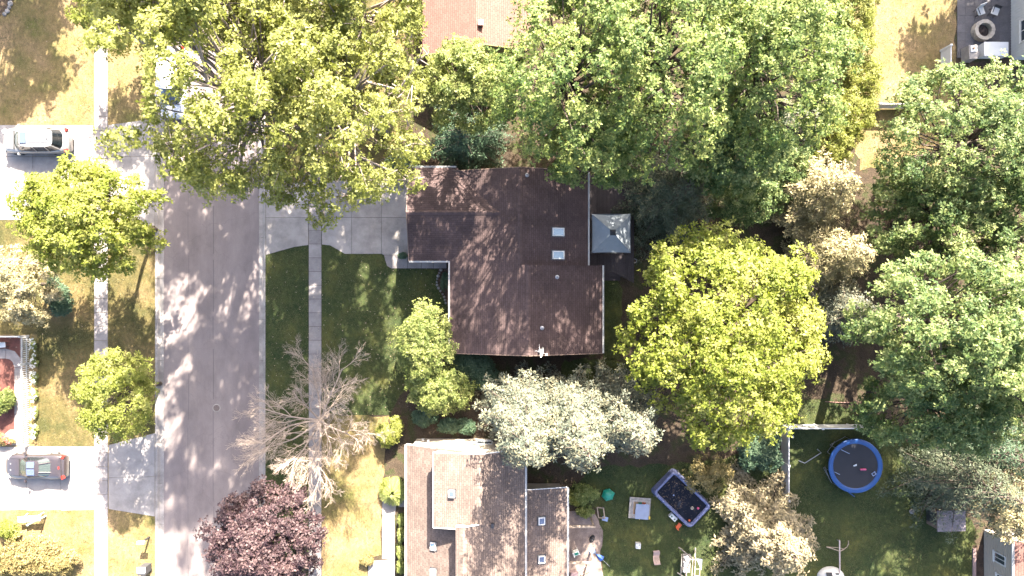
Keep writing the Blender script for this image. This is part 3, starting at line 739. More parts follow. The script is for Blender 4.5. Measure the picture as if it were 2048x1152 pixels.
# dish antenna on the roof edge
dp = P(1079, 702, 4.35)
dish = empty('dish_antenna', (dp.x, dp.y, zr1(dp.x, dp.y)), R(-12), label='white dish antenna with feed arm on the brown roof edge', cat='antenna')
dd = MB(); nR, nA = 5, 22; vs = []; fs = []
for i in range(nR + 1):
    r = i / nR
    for k in range(nA):
        a = 2 * math.pi * k / nA
        yy, zz = 0.36 * r * math.cos(a), 0.30 * r * math.sin(a)
        vs.append((0.10 * r * r, yy, zz))
for i in range(nR):
    for k in range(nA):
        fs.append((i * nA + k, i * nA + (k + 1) % nA, (i + 1) * nA + (k + 1) % nA, (i + 1) * nA + k))
q = Matrix.Rotation(R(-22), 3, 'Y')
vs2 = [q @ Vector(v) + Vector((0.05, 0, 0.55)) for v in vs] + [q @ (Vector(v) - Vector((0.02, 0, 0))) + Vector((0.05, 0, 0.55)) for v in vs]
nn = len(vs)
fs2 = fs + [tuple(reversed([i + nn for i in f])) for f in fs]
dd.add(vs2, fs2).build('reflector', M['white'], dish, smooth=True)
MB().tube([(0, 0, -0.05), (-0.02, 0, 0.3), (-0.03, 0, 0.55)], 0.028, 8).build('mast', M['metal'], dish)
arm = MB().tube([(0.03, 0, 0.35), (0.28, -0.05, 0.42), (0.45, -0.08, 0.5)], 0.016, 6).build('feed_arm', M['metal'], dish)
MB().box((0.47, -0.08, 0.54), (0.12, 0.13, 0.1), rz=0.2).build('feed_horn', M['white'], arm)
MB().tube([(-0.03, 0, 0.5), (-0.25, 0.0, 0.45), (-0.33, -0.04, 0.44)], 0.02, 6).build('counter_arm', M['metal'], dish)
MB().tube([(0, 0.02, 0.4), (-0.12, 0.45, 0.16)], 0.014, 6).build('strut', M['metal'], dish)
MB().box((0, 0, 0.0), (0.22, 0.2, 0.08)).build('foot_plate', M['metal'], dish)

# deck of dark boards behind the house
deck = empty('deck', (0, 0, 0), label='dark board deck under the grey canopy behind the brown-roofed house', cat='deck')
pl = 0.138; x = 5.02; k = 0
while x < 9.0:
    y1 = 8.35 + (0 if x < 8.4 else -2.2)
    y0 = (1.68 if x < 6.5 else (1.15 if x < 7.6 else 1.15 - (x - 7.6) * 0.55 - 0.05))
    MB().box((x, (y0 + y1) / 2, 0.48), (pl - 0.014, y1 - y0, 0.035)).build('plank', M['deck'], deck)
    x += pl; k += 1
MB().box((6.9, 4.9, 0.40), (3.7, 6.3, 0.1)).build('joist_frame', M['deck'], deck)
for px in (5.2, 6.9, 8.6):
    for py in (2.0, 4.9, 7.8): MB().box((px, py, 0.17), (0.12, 0.12, 0.38)).build('post', M['deck'], deck)
for k in range(2): MB().box((7.2, 1.0 - k * 0.3, 0.30 - k * 0.17), (1.6, 0.3, 0.05)).build('step', M['deck'], deck)

# gazebo with grey fabric canopy
gc = P(1223, 466.5, 2.7)
gz0 = 0.5
gaz = empty('gazebo', (gc.x, gc.y, gz0), label='square gazebo with grey fabric canopy and dark vent on the deck', cat='gazebo')
hw = 1.37
for sx in (-1, 1):
    for sy in (-1, 1):
        MB().box((sx * (hw - 0.08), sy * (hw - 0.08), 1.02), (0.08, 0.08, 2.04)).build('post', M['darkmetal'], gaz)
def canopy(h0, h1_, r0, r1, sag, n=10, m=8):
    vs = []; fs = []
    for j in range(m + 1):
        t = j / m
        rr_ = r0 + (r1 - r0) * t; z = h0 + (h1_ - h0) * t
        for side in range(4):
            for i in range(n):
                s = -1 + 2 * i / n
                e = 1 - s * s
                p = [(s, -1), (1, s), (-s, 1), (-1, -s)][side]
                vs.append((p[0] * rr_ - (0.045 * e * (1 - t)) * (p[0] if abs(p[0]) == 1 else 0), p[1] * rr_ - (0.045 * e * (1 - t)) * (p[1] if abs(p[1]) == 1 else 0), z - sag * e * math.sin(math.pi * t) - 0.04 * e * (1 - t)))
    N4 = 4 * n
    for j in range(m):
        for k in range(N4): fs.append((j * N4 + k, j * N4 + (k + 1) % N4, (j + 1) * N4 + (k + 1) % N4, (j + 1) * N4 + k))
    return vs, fs
vs, fs = canopy(2.06, 2.86, hw, 0.2, 0.05)
cn = MB().add(vs, fs).build('canopy', M['canopy'], gaz)
vs, fs = canopy(1.84, 2.055, hw + 0.006, hw + 0.006, 0.0, m=1)
MB().add(vs, fs).build('valance', M['canopy'], cn)
MB().add([(-0.2, -0.2, 2.852), (0.2, -0.2, 2.852), (0.2, 0.2, 2.852), (-0.2, 0.2, 2.852), (0, 0, 2.93)], [(0, 1, 4), (1, 2, 4), (2, 3, 4), (3, 0, 4)]).build('vent', M['black'], cn)
for sx, sy in ((1, 1), (1, -1), (-1, 1), (-1, -1)):
    MB().bar((sx * (hw - 0.01), sy * (hw - 0.01), 2.08), (sx * 0.2, sy * 0.2, 2.875), 0.012, 0.02).build('seam', M['canopy'], cn)
    MB().bar((sx * (hw - 0.06), sy * (hw - 0.06), 2.02), (sx * 0.1, sy * 0.1, 2.78), 0.03, 0.03).build('rib', M['darkmetal'], gaz)
for a, b in (((-hw + .08, -hw + .08), (hw - .08, -hw + .08)), ((hw - .08, -hw + .08), (hw - .08, hw - .08)), ((hw - .08, hw - .08), (-hw + .08, hw - .08)), ((-hw + .08, hw - .08), (-hw + .08, -hw + .08))):
    MB().bar((a[0], a[1], 2.0), (b[0], b[1], 2.0), 0.04, 0.06).build('rail', M['darkmetal'], gaz)

# ---- the tan-roofed house
h2 = empty('house', (0, 0, 0), label='tan shingled house with a shed dormer and small skylights', cat='house')
X2, z2, s2 = -7.4, 2.6, 0.5
Ya, Yb = -11.0, -27.0
def zw(x): return z2 + (x - X2) * s2
RX, RZ = -2.18, 5.5
sr = 0.55
XE = 0.9
def ze(x): return RZ - (x - RX) * sr
YD = -15.62
SX, SZ = -3.19, ze(-3.19)
MB().plate([(X2, Ya, z2), (-3.3, Ya, zw(-3.3)), (-3.3, Yb, zw(-3.3)), (X2, Yb, z2)], 0.16).build('roof_slope', M['tanY'], h2)
MB().plate([(RX, Ya, RZ), (XE, Ya, ze(XE)), (XE, Yb, ze(XE)), (SX, Yb, SZ), (SX, YD, SZ), (RX, YD, RZ)], 0.16).build('roof_slope', M['tanY'], h2)
DXl, DZl = -5.25, 5.02
MB().plate([(DXl, Ya + 0.03, DZl), (RX, Ya + 0.03, RZ + 0.001), (RX, YD, RZ + 0.001), (-3.62, YD, RZ - 0.2255), (-3.62, -15.95, RZ - 0.2255), (DXl, -15.95, DZl)], 0.12).build('dormer_roof', M['tanY'], h2)
MB().plate([(SX, YD, SZ), (SX, Yb, SZ), (-3.68, Yb, SZ - 0.16), (-3.68, YD, SZ - 0.16)], 0.12).build('dormer_roof', M['tanY'], h2)
wl2 = MB()
wl2.prism([(X2 + 0.35, Ya - 0.15), (XE - 0.3, Ya - 0.15), (XE - 0.3, Yb + 0.2), (X2 + 0.35, Yb + 0.2)], -0.02, 2.45)
wl2.build('wall', M['siding'], h2)
gb = MB()
gable(gb, [(X2 + 0.35, Ya - 0.15, 2.44), (XE - 0.3, Ya - 0.15, 2.44), (XE - 0.3, Ya - 0.15, ze(XE - 0.3) - 0.17), (RX, Ya - 0.15, RZ - 0.17), (DXl + 0.12, Ya - 0.15, DZl - 0.1), (DXl + 0.12, Ya - 0.15, zw(DXl) - 0.1)], (0, -0.12, 0))
gb.build('gable', M['siding'], h2)
dwl = MB()
dwl.box((DXl + 0.1, (Ya - 0.2 - 15.85) / 2, (zw(DXl) + DZl) / 2 - 0.1), (0.1, 15.85 - 11.2, DZl - zw(DXl) + 0.1))
gable(dwl, [(DXl + 0.06, -15.85, zw(DXl) - 0.1), (-3.3, -15.85, zw(-3.3) - 0.05), (-3.3, -15.85, RZ - 0.3), (DXl + 0.06, -15.85, DZl - 0.12)], (0, 0.1, 0))
dwl.box((-3.58, (YD + Yb) / 2, (zw(-3.6) + SZ) / 2 - 0.16), (0.1, abs(Yb - YD) - 0.1, SZ - zw(-3.6) - 0.1))
gable(dwl, [(-3.63, YD - 0.06, 4.5), (XE - 0.4, YD - 0.06, 3.3), (RX, YD - 0.06, RZ - 0.17), (SX, YD - 0.06, SZ - 0.14), (-3.63, YD - 0.06, SZ - 0.26)], (0, -0.1, 0))
dwl.build('dormer_wall', M['siding'], h2)
gutter(h2, (X2 - 0.06, Ya, z2 - 0.04), (X2 - 0.06, Yb, z2 - 0.04))
gutter(h2, (XE + 0.06, Ya, ze(XE) - 0.04), (XE + 0.06, Yb, ze(XE) - 0.04))
for p, q in (((X2, Ya + 0.02, z2 - 0.08), (DXl, Ya + 0.02, zw(DXl) - 0.08)), ((DXl, Ya + 0.05, DZl - 0.06), (RX, Ya + 0.05, RZ - 0.06)), ((RX, Ya + 0.02, RZ - 0.08), (XE, Ya + 0.02, ze(XE) - 0.08)), ((-3.68, YD + 0.03, SZ - 0.2), (SX, YD + 0.03, SZ - 0.05)), ((SX, YD + 0.03, SZ - 0.05), (RX, YD + 0.03, RZ + 0.02)), ((DXl, -15.97, DZl - 0.05), (-3.64, -15.97, RZ - 0.27))):
    MB().bar(p, q, 0.05, 0.16).build('rake_board', M['white'], h2)
MB().bar((DXl - 0.02, Ya, DZl - 0.06), (DXl - 0.02, -15.95, DZl - 0.06), 0.04, 0.14).build('fascia', M['siding'], h2)
caps(h2, (RX + 0.02, YD - 0.02, RZ + 0.01), (RX + 0.02, Ya - 0.02, RZ + 0.01), 'tancap', slope=0.35, wid=0.34, pitch=0.24)
caps(h2, (SX, Yb, SZ), (SX, YD, SZ), 'tancap', slope=0.45, wid=0.34, pitch=0.24)
p = P(904, 987, 5.25); skylight(h2, (p.x, p.y, DZl + (p.x - DXl) * (RZ - DZl) / (RX - DXl)), 0.42, 0.46, 0.156, 0, 'blueglass', h=0.22)
for v in (1093, 1146):
    p = P(867, v, 3.7); skylight(h2, (p.x, p.y, zw(p.x)), 0.42, 0.52, s2, 0, 'skyglass', h=0.14)
p = P(985, 1052, 5.2); MB().box((p.x, p.y, ze(p.x) + 0.08), (0.2, 0.3, 0.2)).build('roof_vent', M['darkmetal'], h2)
window(h2, (-4.4, Ya - 0.15, 3.6), 'X', 1.0, 1.0, face=1)
window(h2, (-2.0, Ya - 0.15, 1.4), 'X', 1.2, 1.0, face=1)
for y in (-14.0, -18.0, -22.0): window(h2, (X2 + 0.35, y, 1.45), 'Y', 1.4, 1.2, face=-1)
for y in (-12.2, -14.6): window(h2, (DXl + 0.05, y, 4.45), 'Y', 0.9, 0.6, face=-1)
# lower wing of the tan-roofed house
WX0, WX1, WY = XE - 0.28, 3.86, -13.97
def zwing(x): return 3.38 - (x - XE) * 0.21
MB().plate([(WX0, WY, zwing(WX0)), (WX1, WY, zwing(WX1)), (WX1, Yb, zwing(WX1)), (WX0, Yb, zwing(WX0))], 0.14).build('roof_slope', M['tanY'], h2)
MB().prism([(XE - 0.29, WY - 0.5), (WX1 - 0.35, WY - 0.5), (WX1 - 0.35, Yb + 0.2), (XE - 0.29, Yb + 0.2)], -0.02, 2.6).build('wall', M['siding'], h2)
gutter(h2, (WX1 + 0.06, WY, zwing(WX1) - 0.04), (WX1 + 0.06, Yb, zwing(WX1) - 0.04))
MB().bar((XE + 0.13, WY + 0.02, zwing(XE) - 0.07), (WX1, WY + 0.02, zwing(WX1) - 0.07), 0.04, 0.15).build('rake_board', M['white'], h2)
for v in (1042, 1119):
    p = P(1083, v, 3.2); skylight(h2, (p.x, p.y, zwing(p.x)), 0.46, 0.52, -0.21, 0, 'blueglass', h=0.14)
# house number of small items on the gable wall: white vent hoods
for u, k in ((846, 0), (858, 1)):
    p = P(u, 879, 0.6); MB().box((p.x, Ya - 0.1, 0.6 + 0.35 * k), (0.22, 0.14, 0.22), taper=0.7).build('vent_hood', M['white'], h2)

# ---- the rose-roofed house
h3 = empty('house', (0, 0, 0), label='house with rose-tan roof and olive gable wall between treetops', cat='house')
e3, r3 = 3.1, 4.55
xr3 = P(952, 0, r3).x; xw3 = P(845, 0, e3).x; xe3 = 2 * xr3 - xw3
y3, y3b = 16.45, 30.0
MB().plate([(xw3, y3 - 0.25, e3), (P(922, 0, 4).x, y3 - 0.25, e3 + (P(922, 0, 4).x - xw3) * (r3 - e3) / (xr3 - xw3)), (P(922, 0, 4).x, y3b, e3 + (P(922, 0, 4).x - xw3) * (r3 - e3) / (xr3 - xw3)), (xw3, y3b, e3)], 0.14).build('roof_slope', M['pinkY'], h3)
xm3 = P(922, 0, 4).x; zm3 = e3 + (xm3 - xw3) * (r3 - e3) / (xr3 - xw3)
MB().plate([(xm3, y3 + 0.05, zm3), (xr3, y3 + 0.05, r3), (xr3, y3b, r3), (xm3, y3b, zm3)], 0.14).build('roof_slope', M['pinkY'], h3)
MB().plate([(xr3, y3 + 0.05, r3), (xe3, y3 + 0.05, e3), (xe3, y3b, e3), (xr3, y3b, r3)], 0.14).build('roof_slope', M['pinkY'], h3)
MB().prism([(xw3 + 0.6, y3 + 0.45), (xe3 - 0.4, y3 + 0.45), (xe3 - 0.4, y3b - 0.4), (xw3 + 0.6, y3b - 0.4)], -0.02, 2.95).build('wall', M['olive'], h3)
gb = MB(); gable(gb, [(xw3 + 0.6, y3 + 0.45, 2.9), (xe3 - 0.4, y3 + 0.45, 2.9), (xr3, y3 + 0.45, r3 - 0.16)], (0, 0.1, 0)); gb.build('gable', M['olive'], h3)
for p, q in (((xw3, y3 - 0.27, e3 - 0.07), (xm3, y3 - 0.27, zm3 - 0.07)), ((xm3, y3 + 0.03, zm3 - 0.07), (xr3, y3 + 0.03, r3 - 0.07)), ((xr3, y3 + 0.03, r3 - 0.07), (xe3, y3 + 0.03, e3 - 0.07))):
    MB().bar(p, q, 0.04, 0.16).build('rake_board', M['olive'], h3)
p = P(962, 47, 4.5); vb = MB().box((p.x, p.y, 4.55), (0.28, 0.3, 0.3)).build('roof_vent', flat('rose_metal', (0.35, 0.2, 0.16)), h3)
MB().box((p.x, p.y, 4.72), (0.36, 0.38, 0.05)).build('hood', flat('rose_hood', (0.4, 0.24, 0.2)), vb)
window(h3, (-3.8, y3 + 0.45, 1.5), 'X', 1.3, 1.2, face=-1)

# ---- the beige house at the back of the fenced lawn
h4 = empty('house', (0, 0, 0), label='beige sided house with white framed windows beside the fenced lawn', cat='house')
xw4 = 34.96; yt4 = -17.9
MB().prism([(xw4, yt4), (46, yt4), (46, -34), (xw4, -34)], -0.02, 3.05).build('wall', M['siding'], h4)
MB().plate([(xw4 - 0.08, yt4 + 0.3, 3.16), (40.5, yt4 + 0.3, 5.0), (40.5, -34.3, 5.0), (xw4 - 0.08, -34.3, 3.16)], 0.14).build('roof_slope', M['pinkY'], h4)
MB().plate([(40.5, yt4 + 0.3, 5.0), (46.3, yt4 + 0.3, 3.1), (46.3, -34.3, 3.1), (40.5, -34.3, 5.0)], 0.14).build('roof_slope', M['pinkY'], h4)
gutter(h4, (xw4 - 0.16, yt4 + 0.3, 3.1), (xw4 - 0.16, -34.3, 3.1))
for y in (-19.4, -20.9, -24.0): window(h4, (xw4, y, 1.65 if y > -20 else 1.9), 'Y', 0.75, 1.15, face=-1)
# siding laps (every board one strip)
for k in range(1, 15): MB().box((xw4 - 0.008, (yt4 - 34) / 2, 0.2 * k), (0.02, 34 + yt4 - 0.02, 0.012)).build('siding_lap', M['siding'], h4)
MB().box((G(1947.5, 0)[0], -24.5, 0.04), (0.22, 10.5, 0.14)).build('edging', flat('pinkish_edging', (0.36, 0.25, 0.23)), h4)

# ---- small white board house beside the patio
h5 = empty('house', (0, 0, 0), label='white board-clad house wall with dark window beside the patio', cat='house')
xw5, yb5 = 36.95, 16.9
MB().prism([(xw5, yb5), (46, yb5), (46, 28), (xw5, 28)], -0.02, 2.85).build('wall', M['white'], h5)
for k in range(28): MB().box((xw5 - 0.012, yb5 + 0.1 + k * 0.2, 1.4), (0.025, 0.03, 2.8)).build('batten', M['vinyl'], h5)
window(h5, (xw5 - 0.02, 18.6, 1.6), 'Y', 1.6, 1.2, face=-1)
MB().plate([(xw5 - 0.15, yb5 - 0.2, 2.95), (41.5, yb5 - 0.2, 4.6), (41.5, 28.2, 4.6), (xw5 - 0.15, 28.2, 2.95)], 0.14).build('roof_slope', M['tanY'], h5)
MB().plate([(41.5, yb5 - 0.2, 4.6), (46.2, yb5 - 0.2, 2.9), (46.2, 28.2, 2.9), (41.5, 28.2, 4.6)], 0.14).build('roof_slope', M['tanY'], h5)
gutter(h5, (xw5 - 0.22, yb5 - 0.2, 2.9), (xw5 - 0.22, 28.2, 2.9))

# small shed under the pines
shp = P(1903, 1042, 1.4)
sh = empty('shed', (shp.x, shp.y, 0), label='small shed with flat grey roof under the dark pines', cat='shed')
MB().box((0, 0, 0.65), (1.9, 1.3, 1.34)).build('wall', M['brownwall'], sh)
MB().box((0, 0, 1.38), (2.1, 1.5, 0.08), rot=Matrix.Rotation(R(3), 3, 'Y')).build('roof', M['greyroof'], sh)
MB().box((-0.96, 0, 0.6), (0.04, 0.8, 1.1)).build('door', M['darkmetal'], sh)

# ------------------------------------------------------------ vehicles
def interp(tab, x):
    for (a, va), (b, vb) in zip(tab, tab[1:]):
        if x <= b:
            t = (x - a) / (b - a) if b > a else 0
            t = max(0.0, min(1.0, t)); t = t * t * (3 - 2 * t) * 0.4 + t * 0.6
            return va + (vb - va) * t
    return tab[-1][1]

def car(name, label, cat, loc, rz, spec):
    """front of the vehicle points along local +X"""
    c = empty(name, loc, rz, label=label, cat=cat)
    L_, W, paint = spec['L'], spec['W'], M[spec['paint']]
    # lower body loft
    st = [i / 22 for i in range(23)]
    vs = []; fs = []; ring = 14
    for t in st:
        x = -L_ / 2 + L_ * t
        e = abs(2 * t - 1)
        wv = W / 2 * interp(spec['plan'], t)
        zt = interp(spec['deck'], t); zb = 0.24 + 0.10 * max(0, e - 0.85) / 0.15
        hh = zt - zb
        half = [(0.0, zb), (wv * 0.86, zb), (wv * 0.97, zb + 0.14 * hh), (wv, zb + 0.48 * hh), (wv * 0.975, zb + 0.80 * hh), (wv * 0.88, zb + 0.97 * hh), (wv * 0.55, zt + 0.025), (0.0, zt + 0.035)]
        pts = half + [(-y, z) for y, z in reversed(half[1:-1])]
        vs += [(x, y, z) for y, z in pts]
    for i in range(len(st) - 1):
        for k in range(ring):
            k2 = (k + 1) % ring
            fs.append((i * ring + k, (i + 1) * ring + k, (i + 1) * ring + k2, i * ring + k2))
    fs.append(tuple(range(ring))); fs.append(tuple((len(st) - 1) * ring + k for k in range(ring - 1, -1, -1)))
    body = MB().add(vs, fs).build('body', paint, c, smooth=True)
    # glasshouse: base ring to roof ring
    n = 40
    xb0, xb1, wb, zb_ = spec['gh_base']; xr0, xr1, wr, zr_ = spec['gh_roof']
    def sring(x0, x1, w, z, pw, crown):
        out = []
        for k in range(n):
            a = 2 * math.pi * (k + 0.5) / n
            ca, sa = math.cos(a), math.sin(a)
            px = (abs(ca) ** (2 / pw)) * (1 if ca > 0 else -1); py = (abs(sa) ** (2 / pw)) * (1 if sa > 0 else -1)
            out.append(Vector(((x0 + x1) / 2 + (x1 - x0) / 2 * px, w * py, z - crown * py * py)))
        return out
    A = sring(xb0, xb1, wb, zb_, 4.2, 0.05); B_ = sring(xr0, xr1, wr, zr_, 4.5, 0.03)
    groups = {'windshield': MB(), 'rear_window': MB(), 'side_window': MB(), 'side_window.R': MB()}
    for k in range(n):
        k2 = (k + 1) % n
        m = (A[k] + A[k2]) / 2
        a = math.atan2((A[k].y + A[k2].y) / 2 / wb, ((A[k].x + A[k2].x) / 2 - (xb0 + xb1) / 2) / ((xb1 - xb0) / 2))
        da = abs(math.degrees(a))
        key = 'windshield' if da < 42 else ('rear_window' if da > 138 else ('side_window' if a > 0 else 'side_window.R'))
        groups[key].add([A[k], A[k2], B_[k2], B_[k]], [(0, 1, 2, 3)])
    for key, b in groups.items():
        g_ = spec.get('glass', {}).get(key.split('.')[0], 'carglass')
        b.build(key.split('.')[0], M[g_], c, smooth=True)
    # roof panel
    nr = 6; vs = []; fs = []
    for j in range(nr + 1):
        s = 1 - j / nr
        for p in B_:
            cx = (xr0 + xr1) / 2
            vs.append((cx + (p.x - cx) * s * 1.012, p.y * s * 1.012, zr_ + 0.012 + 0.05 * (1 - (s ** 2)) - 0.035 * s * s * (p.y / wr) ** 2))
    for j in range(nr):
        for k in range(n): fs.append((j * n + k, j * n + (k + 1) % n, (j + 1) * n + (k + 1) % n, (j + 1) * n + k))
    roof = MB().add(vs, fs).build('roof', M[spec.get('roofmat', spec['paint'])], c, smooth=True)
    # pillars
    for s in (-1, 1):
        for (ta, pw_) in ((spec.get('pA', 44), 0.07), (spec.get('pC', 136), 0.10)):
            k = min(range(n), key=lambda q: abs(math.degrees(math.atan2(A[q].y / wb, (A[q].x - (xb0 + xb1) / 2) / ((xb1 - xb0) / 2))) - s * ta))
            MB().tube([A[k] * 1.0 + Vector((0, s * 0.012, -0.02)), (A[k] + B_[k]) / 2 + Vector((0, s * 0.012, 0.012)), B_[k] + Vector((0, s * 0.006, 0.012))], pw_ / 2, 6).build('pillar', paint, c)
        for xm in spec.get('pB', []):
            MB().tube([(xm, s * (wb + 0.005), zb_), (xm - 0.05, s * (wr + 0.008), zr_ - 0.02)], 0.035, 6).build('pillar', paint, c)
        # mirror
        MB().box((spec['mirror'], s * (W / 2 + 0.09), zb_ + 0.06), (0.14, 0.2, 0.13), taper=0.8).build('mirror', paint, c)
        # lamps
        MB().box((L_ / 2 - spec.get('lampx', 0.25), s * W * 0.36, interp(spec['deck'], 0.95) - 0.03), (0.3, 0.24, 0.14), rz=-s * 0.5).build('headlight', M['lamp'], c)
        MB().box((-L_ / 2 + 0.12, s * W * 0.40, interp(spec['deck'], 0.03) - 0.05), (0.18, 0.22, 0.2), rz=s * 0.35).build('tail_light', M['redlight'], c)
        # wheels
        for wx in spec['axles']:
            w_ = empty('wheel', (wx, s * (W / 2 - 0.12), 0.33), 0); w_.parent = c; w_.rotation_euler = (R(90), 0, 0)
            r = spec.get('wr', 0.33)
            MB().lathe([(r * 0.62, -0.1), (r * 0.95, -0.11), (r, -0.06), (r, 0.06), (r * 0.95, 0.11), (r * 0.62, 0.1)], n=24, closed=True).build('tyre', M['rubber'], w_, smooth=True)
            MB().lathe([(0.0, s * -0.09), (r * 0.3, s * -0.10), (r * 0.62, s * -0.085), (r * 0.62, 0.09 * s)], n=20).build('rim', M['metal'], w_)
    for s in (-1, 1):
        MB().bar((xb1 - 0.02, s * wb * 0.80, zb_ + 0.02), (L_ / 2 - 0.45, s * W * 0.33, interp(spec['deck'], 0.9) + 0.03), 0.012, 0.02).build('hood_seam', M['rubber'], c)
    MB().bar((xb1 + 0.02, -wb * 0.8, zb_ + 0.015), (xb1 + 0.02, wb * 0.8, zb_ + 0.015), 0.06, 0.04).build('cowl', M['rubber'], c)
    MB().box((-L_ / 2 + 0.02, 0, 0.62), (0.03, 0.5, 0.12)).build('number_plate', M['white'], c)
    return c, roof

plan_suv = [(0.0, 0.72), (0.03, 0.86), (0.10, 0.97), (0.3, 1.0), (0.7, 1.0), (0.86, 0.96), (0.94, 0.86), (0.98, 0.70), (1.0, 0.55)]
c1, r1 = car('parked_car', 'silver sport utility car with roof rails on the pale driveway', 'car', (-34.75, 10.75, 0.022), math.pi, dict(
    L=4.95, W=1.9, paint='silver', plan=plan_suv, deck=[(0, 0.78), (0.04, 1.02), (0.10, 1.08), (0.70, 1.06), (0.80, 1.0), (0.93, 0.88), (0.98, 0.72), (1.0, 0.6)],
    gh_base=(-2.20, 1.32, 0.86, 1.05), gh_roof=(-1.85, 0.55, 0.66, 1.70), mirror=0.95, axles=(-1.45, 1.5), pB=[-0.35, -1.25],
    glass={'windshield': 'palecarglass'}))
MB().box((0.22, 0.0, 1.762), (0.46, 0.78, 0.02)).build('sunroof', M['blueglass'], c1)
for s in (-1, 1): MB().tube([(-1.65, s * 0.58, 1.75), (-1.5, s * 0.585, 1.79), (0.2, s * 0.585, 1.79), (0.35, s * 0.58, 1.745)], 0.02, 6).build('roof_rail', M['metal'], c1)
for k in range(5): MB().box((-0.85, -0.32 + k * 0.16, 1.757), (1.5, 0.02, 0.012)).build('roof_rib', M['silver'], c1)
MB().tube([(-1.45, 0.1, 1.74), (-1.52, 0.1, 1.80), (-1.6, 0.1, 1.81)], 0.018, 6).build('antenna', M['darkmetal'], c1)
MB().bar((-2.1, 0.1, 1.33), (-2.0, -0.35, 1.42), 0.02, 0.015).build('wiper', M['rubber'], c1)

plan_cp = [(0.0, 0.80), (0.02, 0.90), (0.10, 0.97), (0.22, 1.0), (0.45, 0.93), (0.6, 0.94), (0.8, 1.0), (0.90, 0.92), (0.96, 0.78), (1.0, 0.52)]
c2, r2 = car('parked_car', 'dark taupe low sports car with glass roof panels on the pale driveway', 'car', (-34.85, -13.05, 0.022), math.pi, dict(
    L=4.55, W=1.84, paint='taupecar', plan=plan_cp, deck=[(0, 0.72), (0.03, 0.88), (0.12, 0.93), (0.3, 0.88), (0.6, 0.82), (0.75, 0.80), (0.92, 0.66), (1.0, 0.5)],
    gh_base=(-1.62, 0.98, 0.76, 0.84), gh_roof=(-0.62, 0.32, 0.56, 1.17), mirror=0.55, axles=(-1.25, 1.3), roofmat='taupecar',
    glass={'windshield': 'palecarglass', 'rear_window': 'palecarglass'}, lampx=0.4, pC=150))
for s in (-1, 1): MB().box((-0.06, s * 0.265, 1.232), (0.56, 0.44, 0.02), rot=Matrix.Rotation(-s * 0.07, 3, 'X')).build('roof_glass', M['blueglass'], c2)
MB().box((-2.02, 0, 0.97), (0.16, 1.5, 0.05)).build('spoiler', M['taupecar'], c2)
MB().box((-1.95, 0.0, 1.0), (0.07, 0.2, 0.03)).build('brake_light', M['redlight'], c2)
for s in (-1, 1): MB().box((1.72, s * 0.22, 0.715), (0.14, 0.08, 0.02)).build('hood_vent', M['metal'], c2)

plan_van = [(0.0, 0.85), (0.02, 0.94), (0.08, 0.99), (0.3, 1.0), (0.75, 1.0), (0.88, 0.95), (0.95, 0.84), (1.0, 0.6)]
c3, r3_ = car('parked_van', 'white passenger van parked at the curb under the cottonwoods', 'van', (-24.78, 15.0, -0.122), R(-90), dict(
    L=5.15, W=1.96, paint='whitecar', plan=plan_van, deck=[(0, 0.9), (0.03, 1.08), (0.10, 1.10), (0.72, 1.06), (0.85, 0.98), (0.95, 0.84), (1.0, 0.66)],
    gh_base=(-2.45, 1.62, 0.88, 1.06), gh_roof=(-2.2, 0.70, 0.74, 1.78), mirror=1.05, axles=(-1.5, 1.65), pB=[-0.3, -1.4],
    glass={'windshield': 'blueglass'}))

# ------------------------------------------------------------ fences
def board_fence(name, label, a, b, h, mat, board=0.15, cap_every=2.4, gap=0.006):
    a, b = Vector((a[0], a[1], 0)), Vector((b[0], b[1], 0)); d = b - a; L_ = d.length; d.normalize(); ang = math.atan2(d.y, d.x)
    f = empty(name, a, ang, label=label, cat='fence')
    n = int(L_ / board)
    me = MB().box((0, 0, h / 2), (board - gap, 0.025, h - 0.12)).mesh('board')
    for i in range(n): link('board', me, mat, f, loc=((i + 0.5) * L_ / n, 0, 0.0))
    for z in (0.14, h - 0.05): MB().box((L_ / 2, 0, z), (L_, 0.055, 0.13)).build('rail', mat, f)
    k = max(1, round(L_ / cap_every))
    pm = MB().box((0, 0, h / 2 + 0.02), (0.127, 0.127, h + 0.08)).mesh('post'); cm = MB().add([(-.08, -.08, 0), (.08, -.08, 0), (.08, .08, 0), (-.08, .08, 0), (0, 0, .07)], [(3, 2, 1, 0), (0, 1, 4), (1, 2, 4), (2, 3, 4), (3, 0, 4)]).mesh('cap')
    for i in range(k + 1):
        p_ = link('post', pm, mat, f, loc=(i * L_ / k, 0, 0)); link('cap', cm, mat, p_, loc=(0, 0, h + 0.06))
    return f
board_fence('vinyl_fence', 'white vinyl fence run behind the trampoline', G(1562, 849), G(1760, 849), 1.45, M['vinyl'])
board_fence('vinyl_fence', 'white vinyl fence run between the dark shrub and trampoline lawn', (G(1562, 0)[0], G(0, 849)[1] - 0.15), G(1562, 990), 1.45, M['vinyl'])
board_fence('vinyl_fence', 'short white vinyl fence run at the end of the sunlit lawn', G(1742, 217), G(1830, 217), 1.3, M['vinyl'])
board_fence('vinyl_fence', 'short white vinyl fence run beside the patio bins', G(1881, 102), G(1881, 152), 1.2, M['vinyl'])

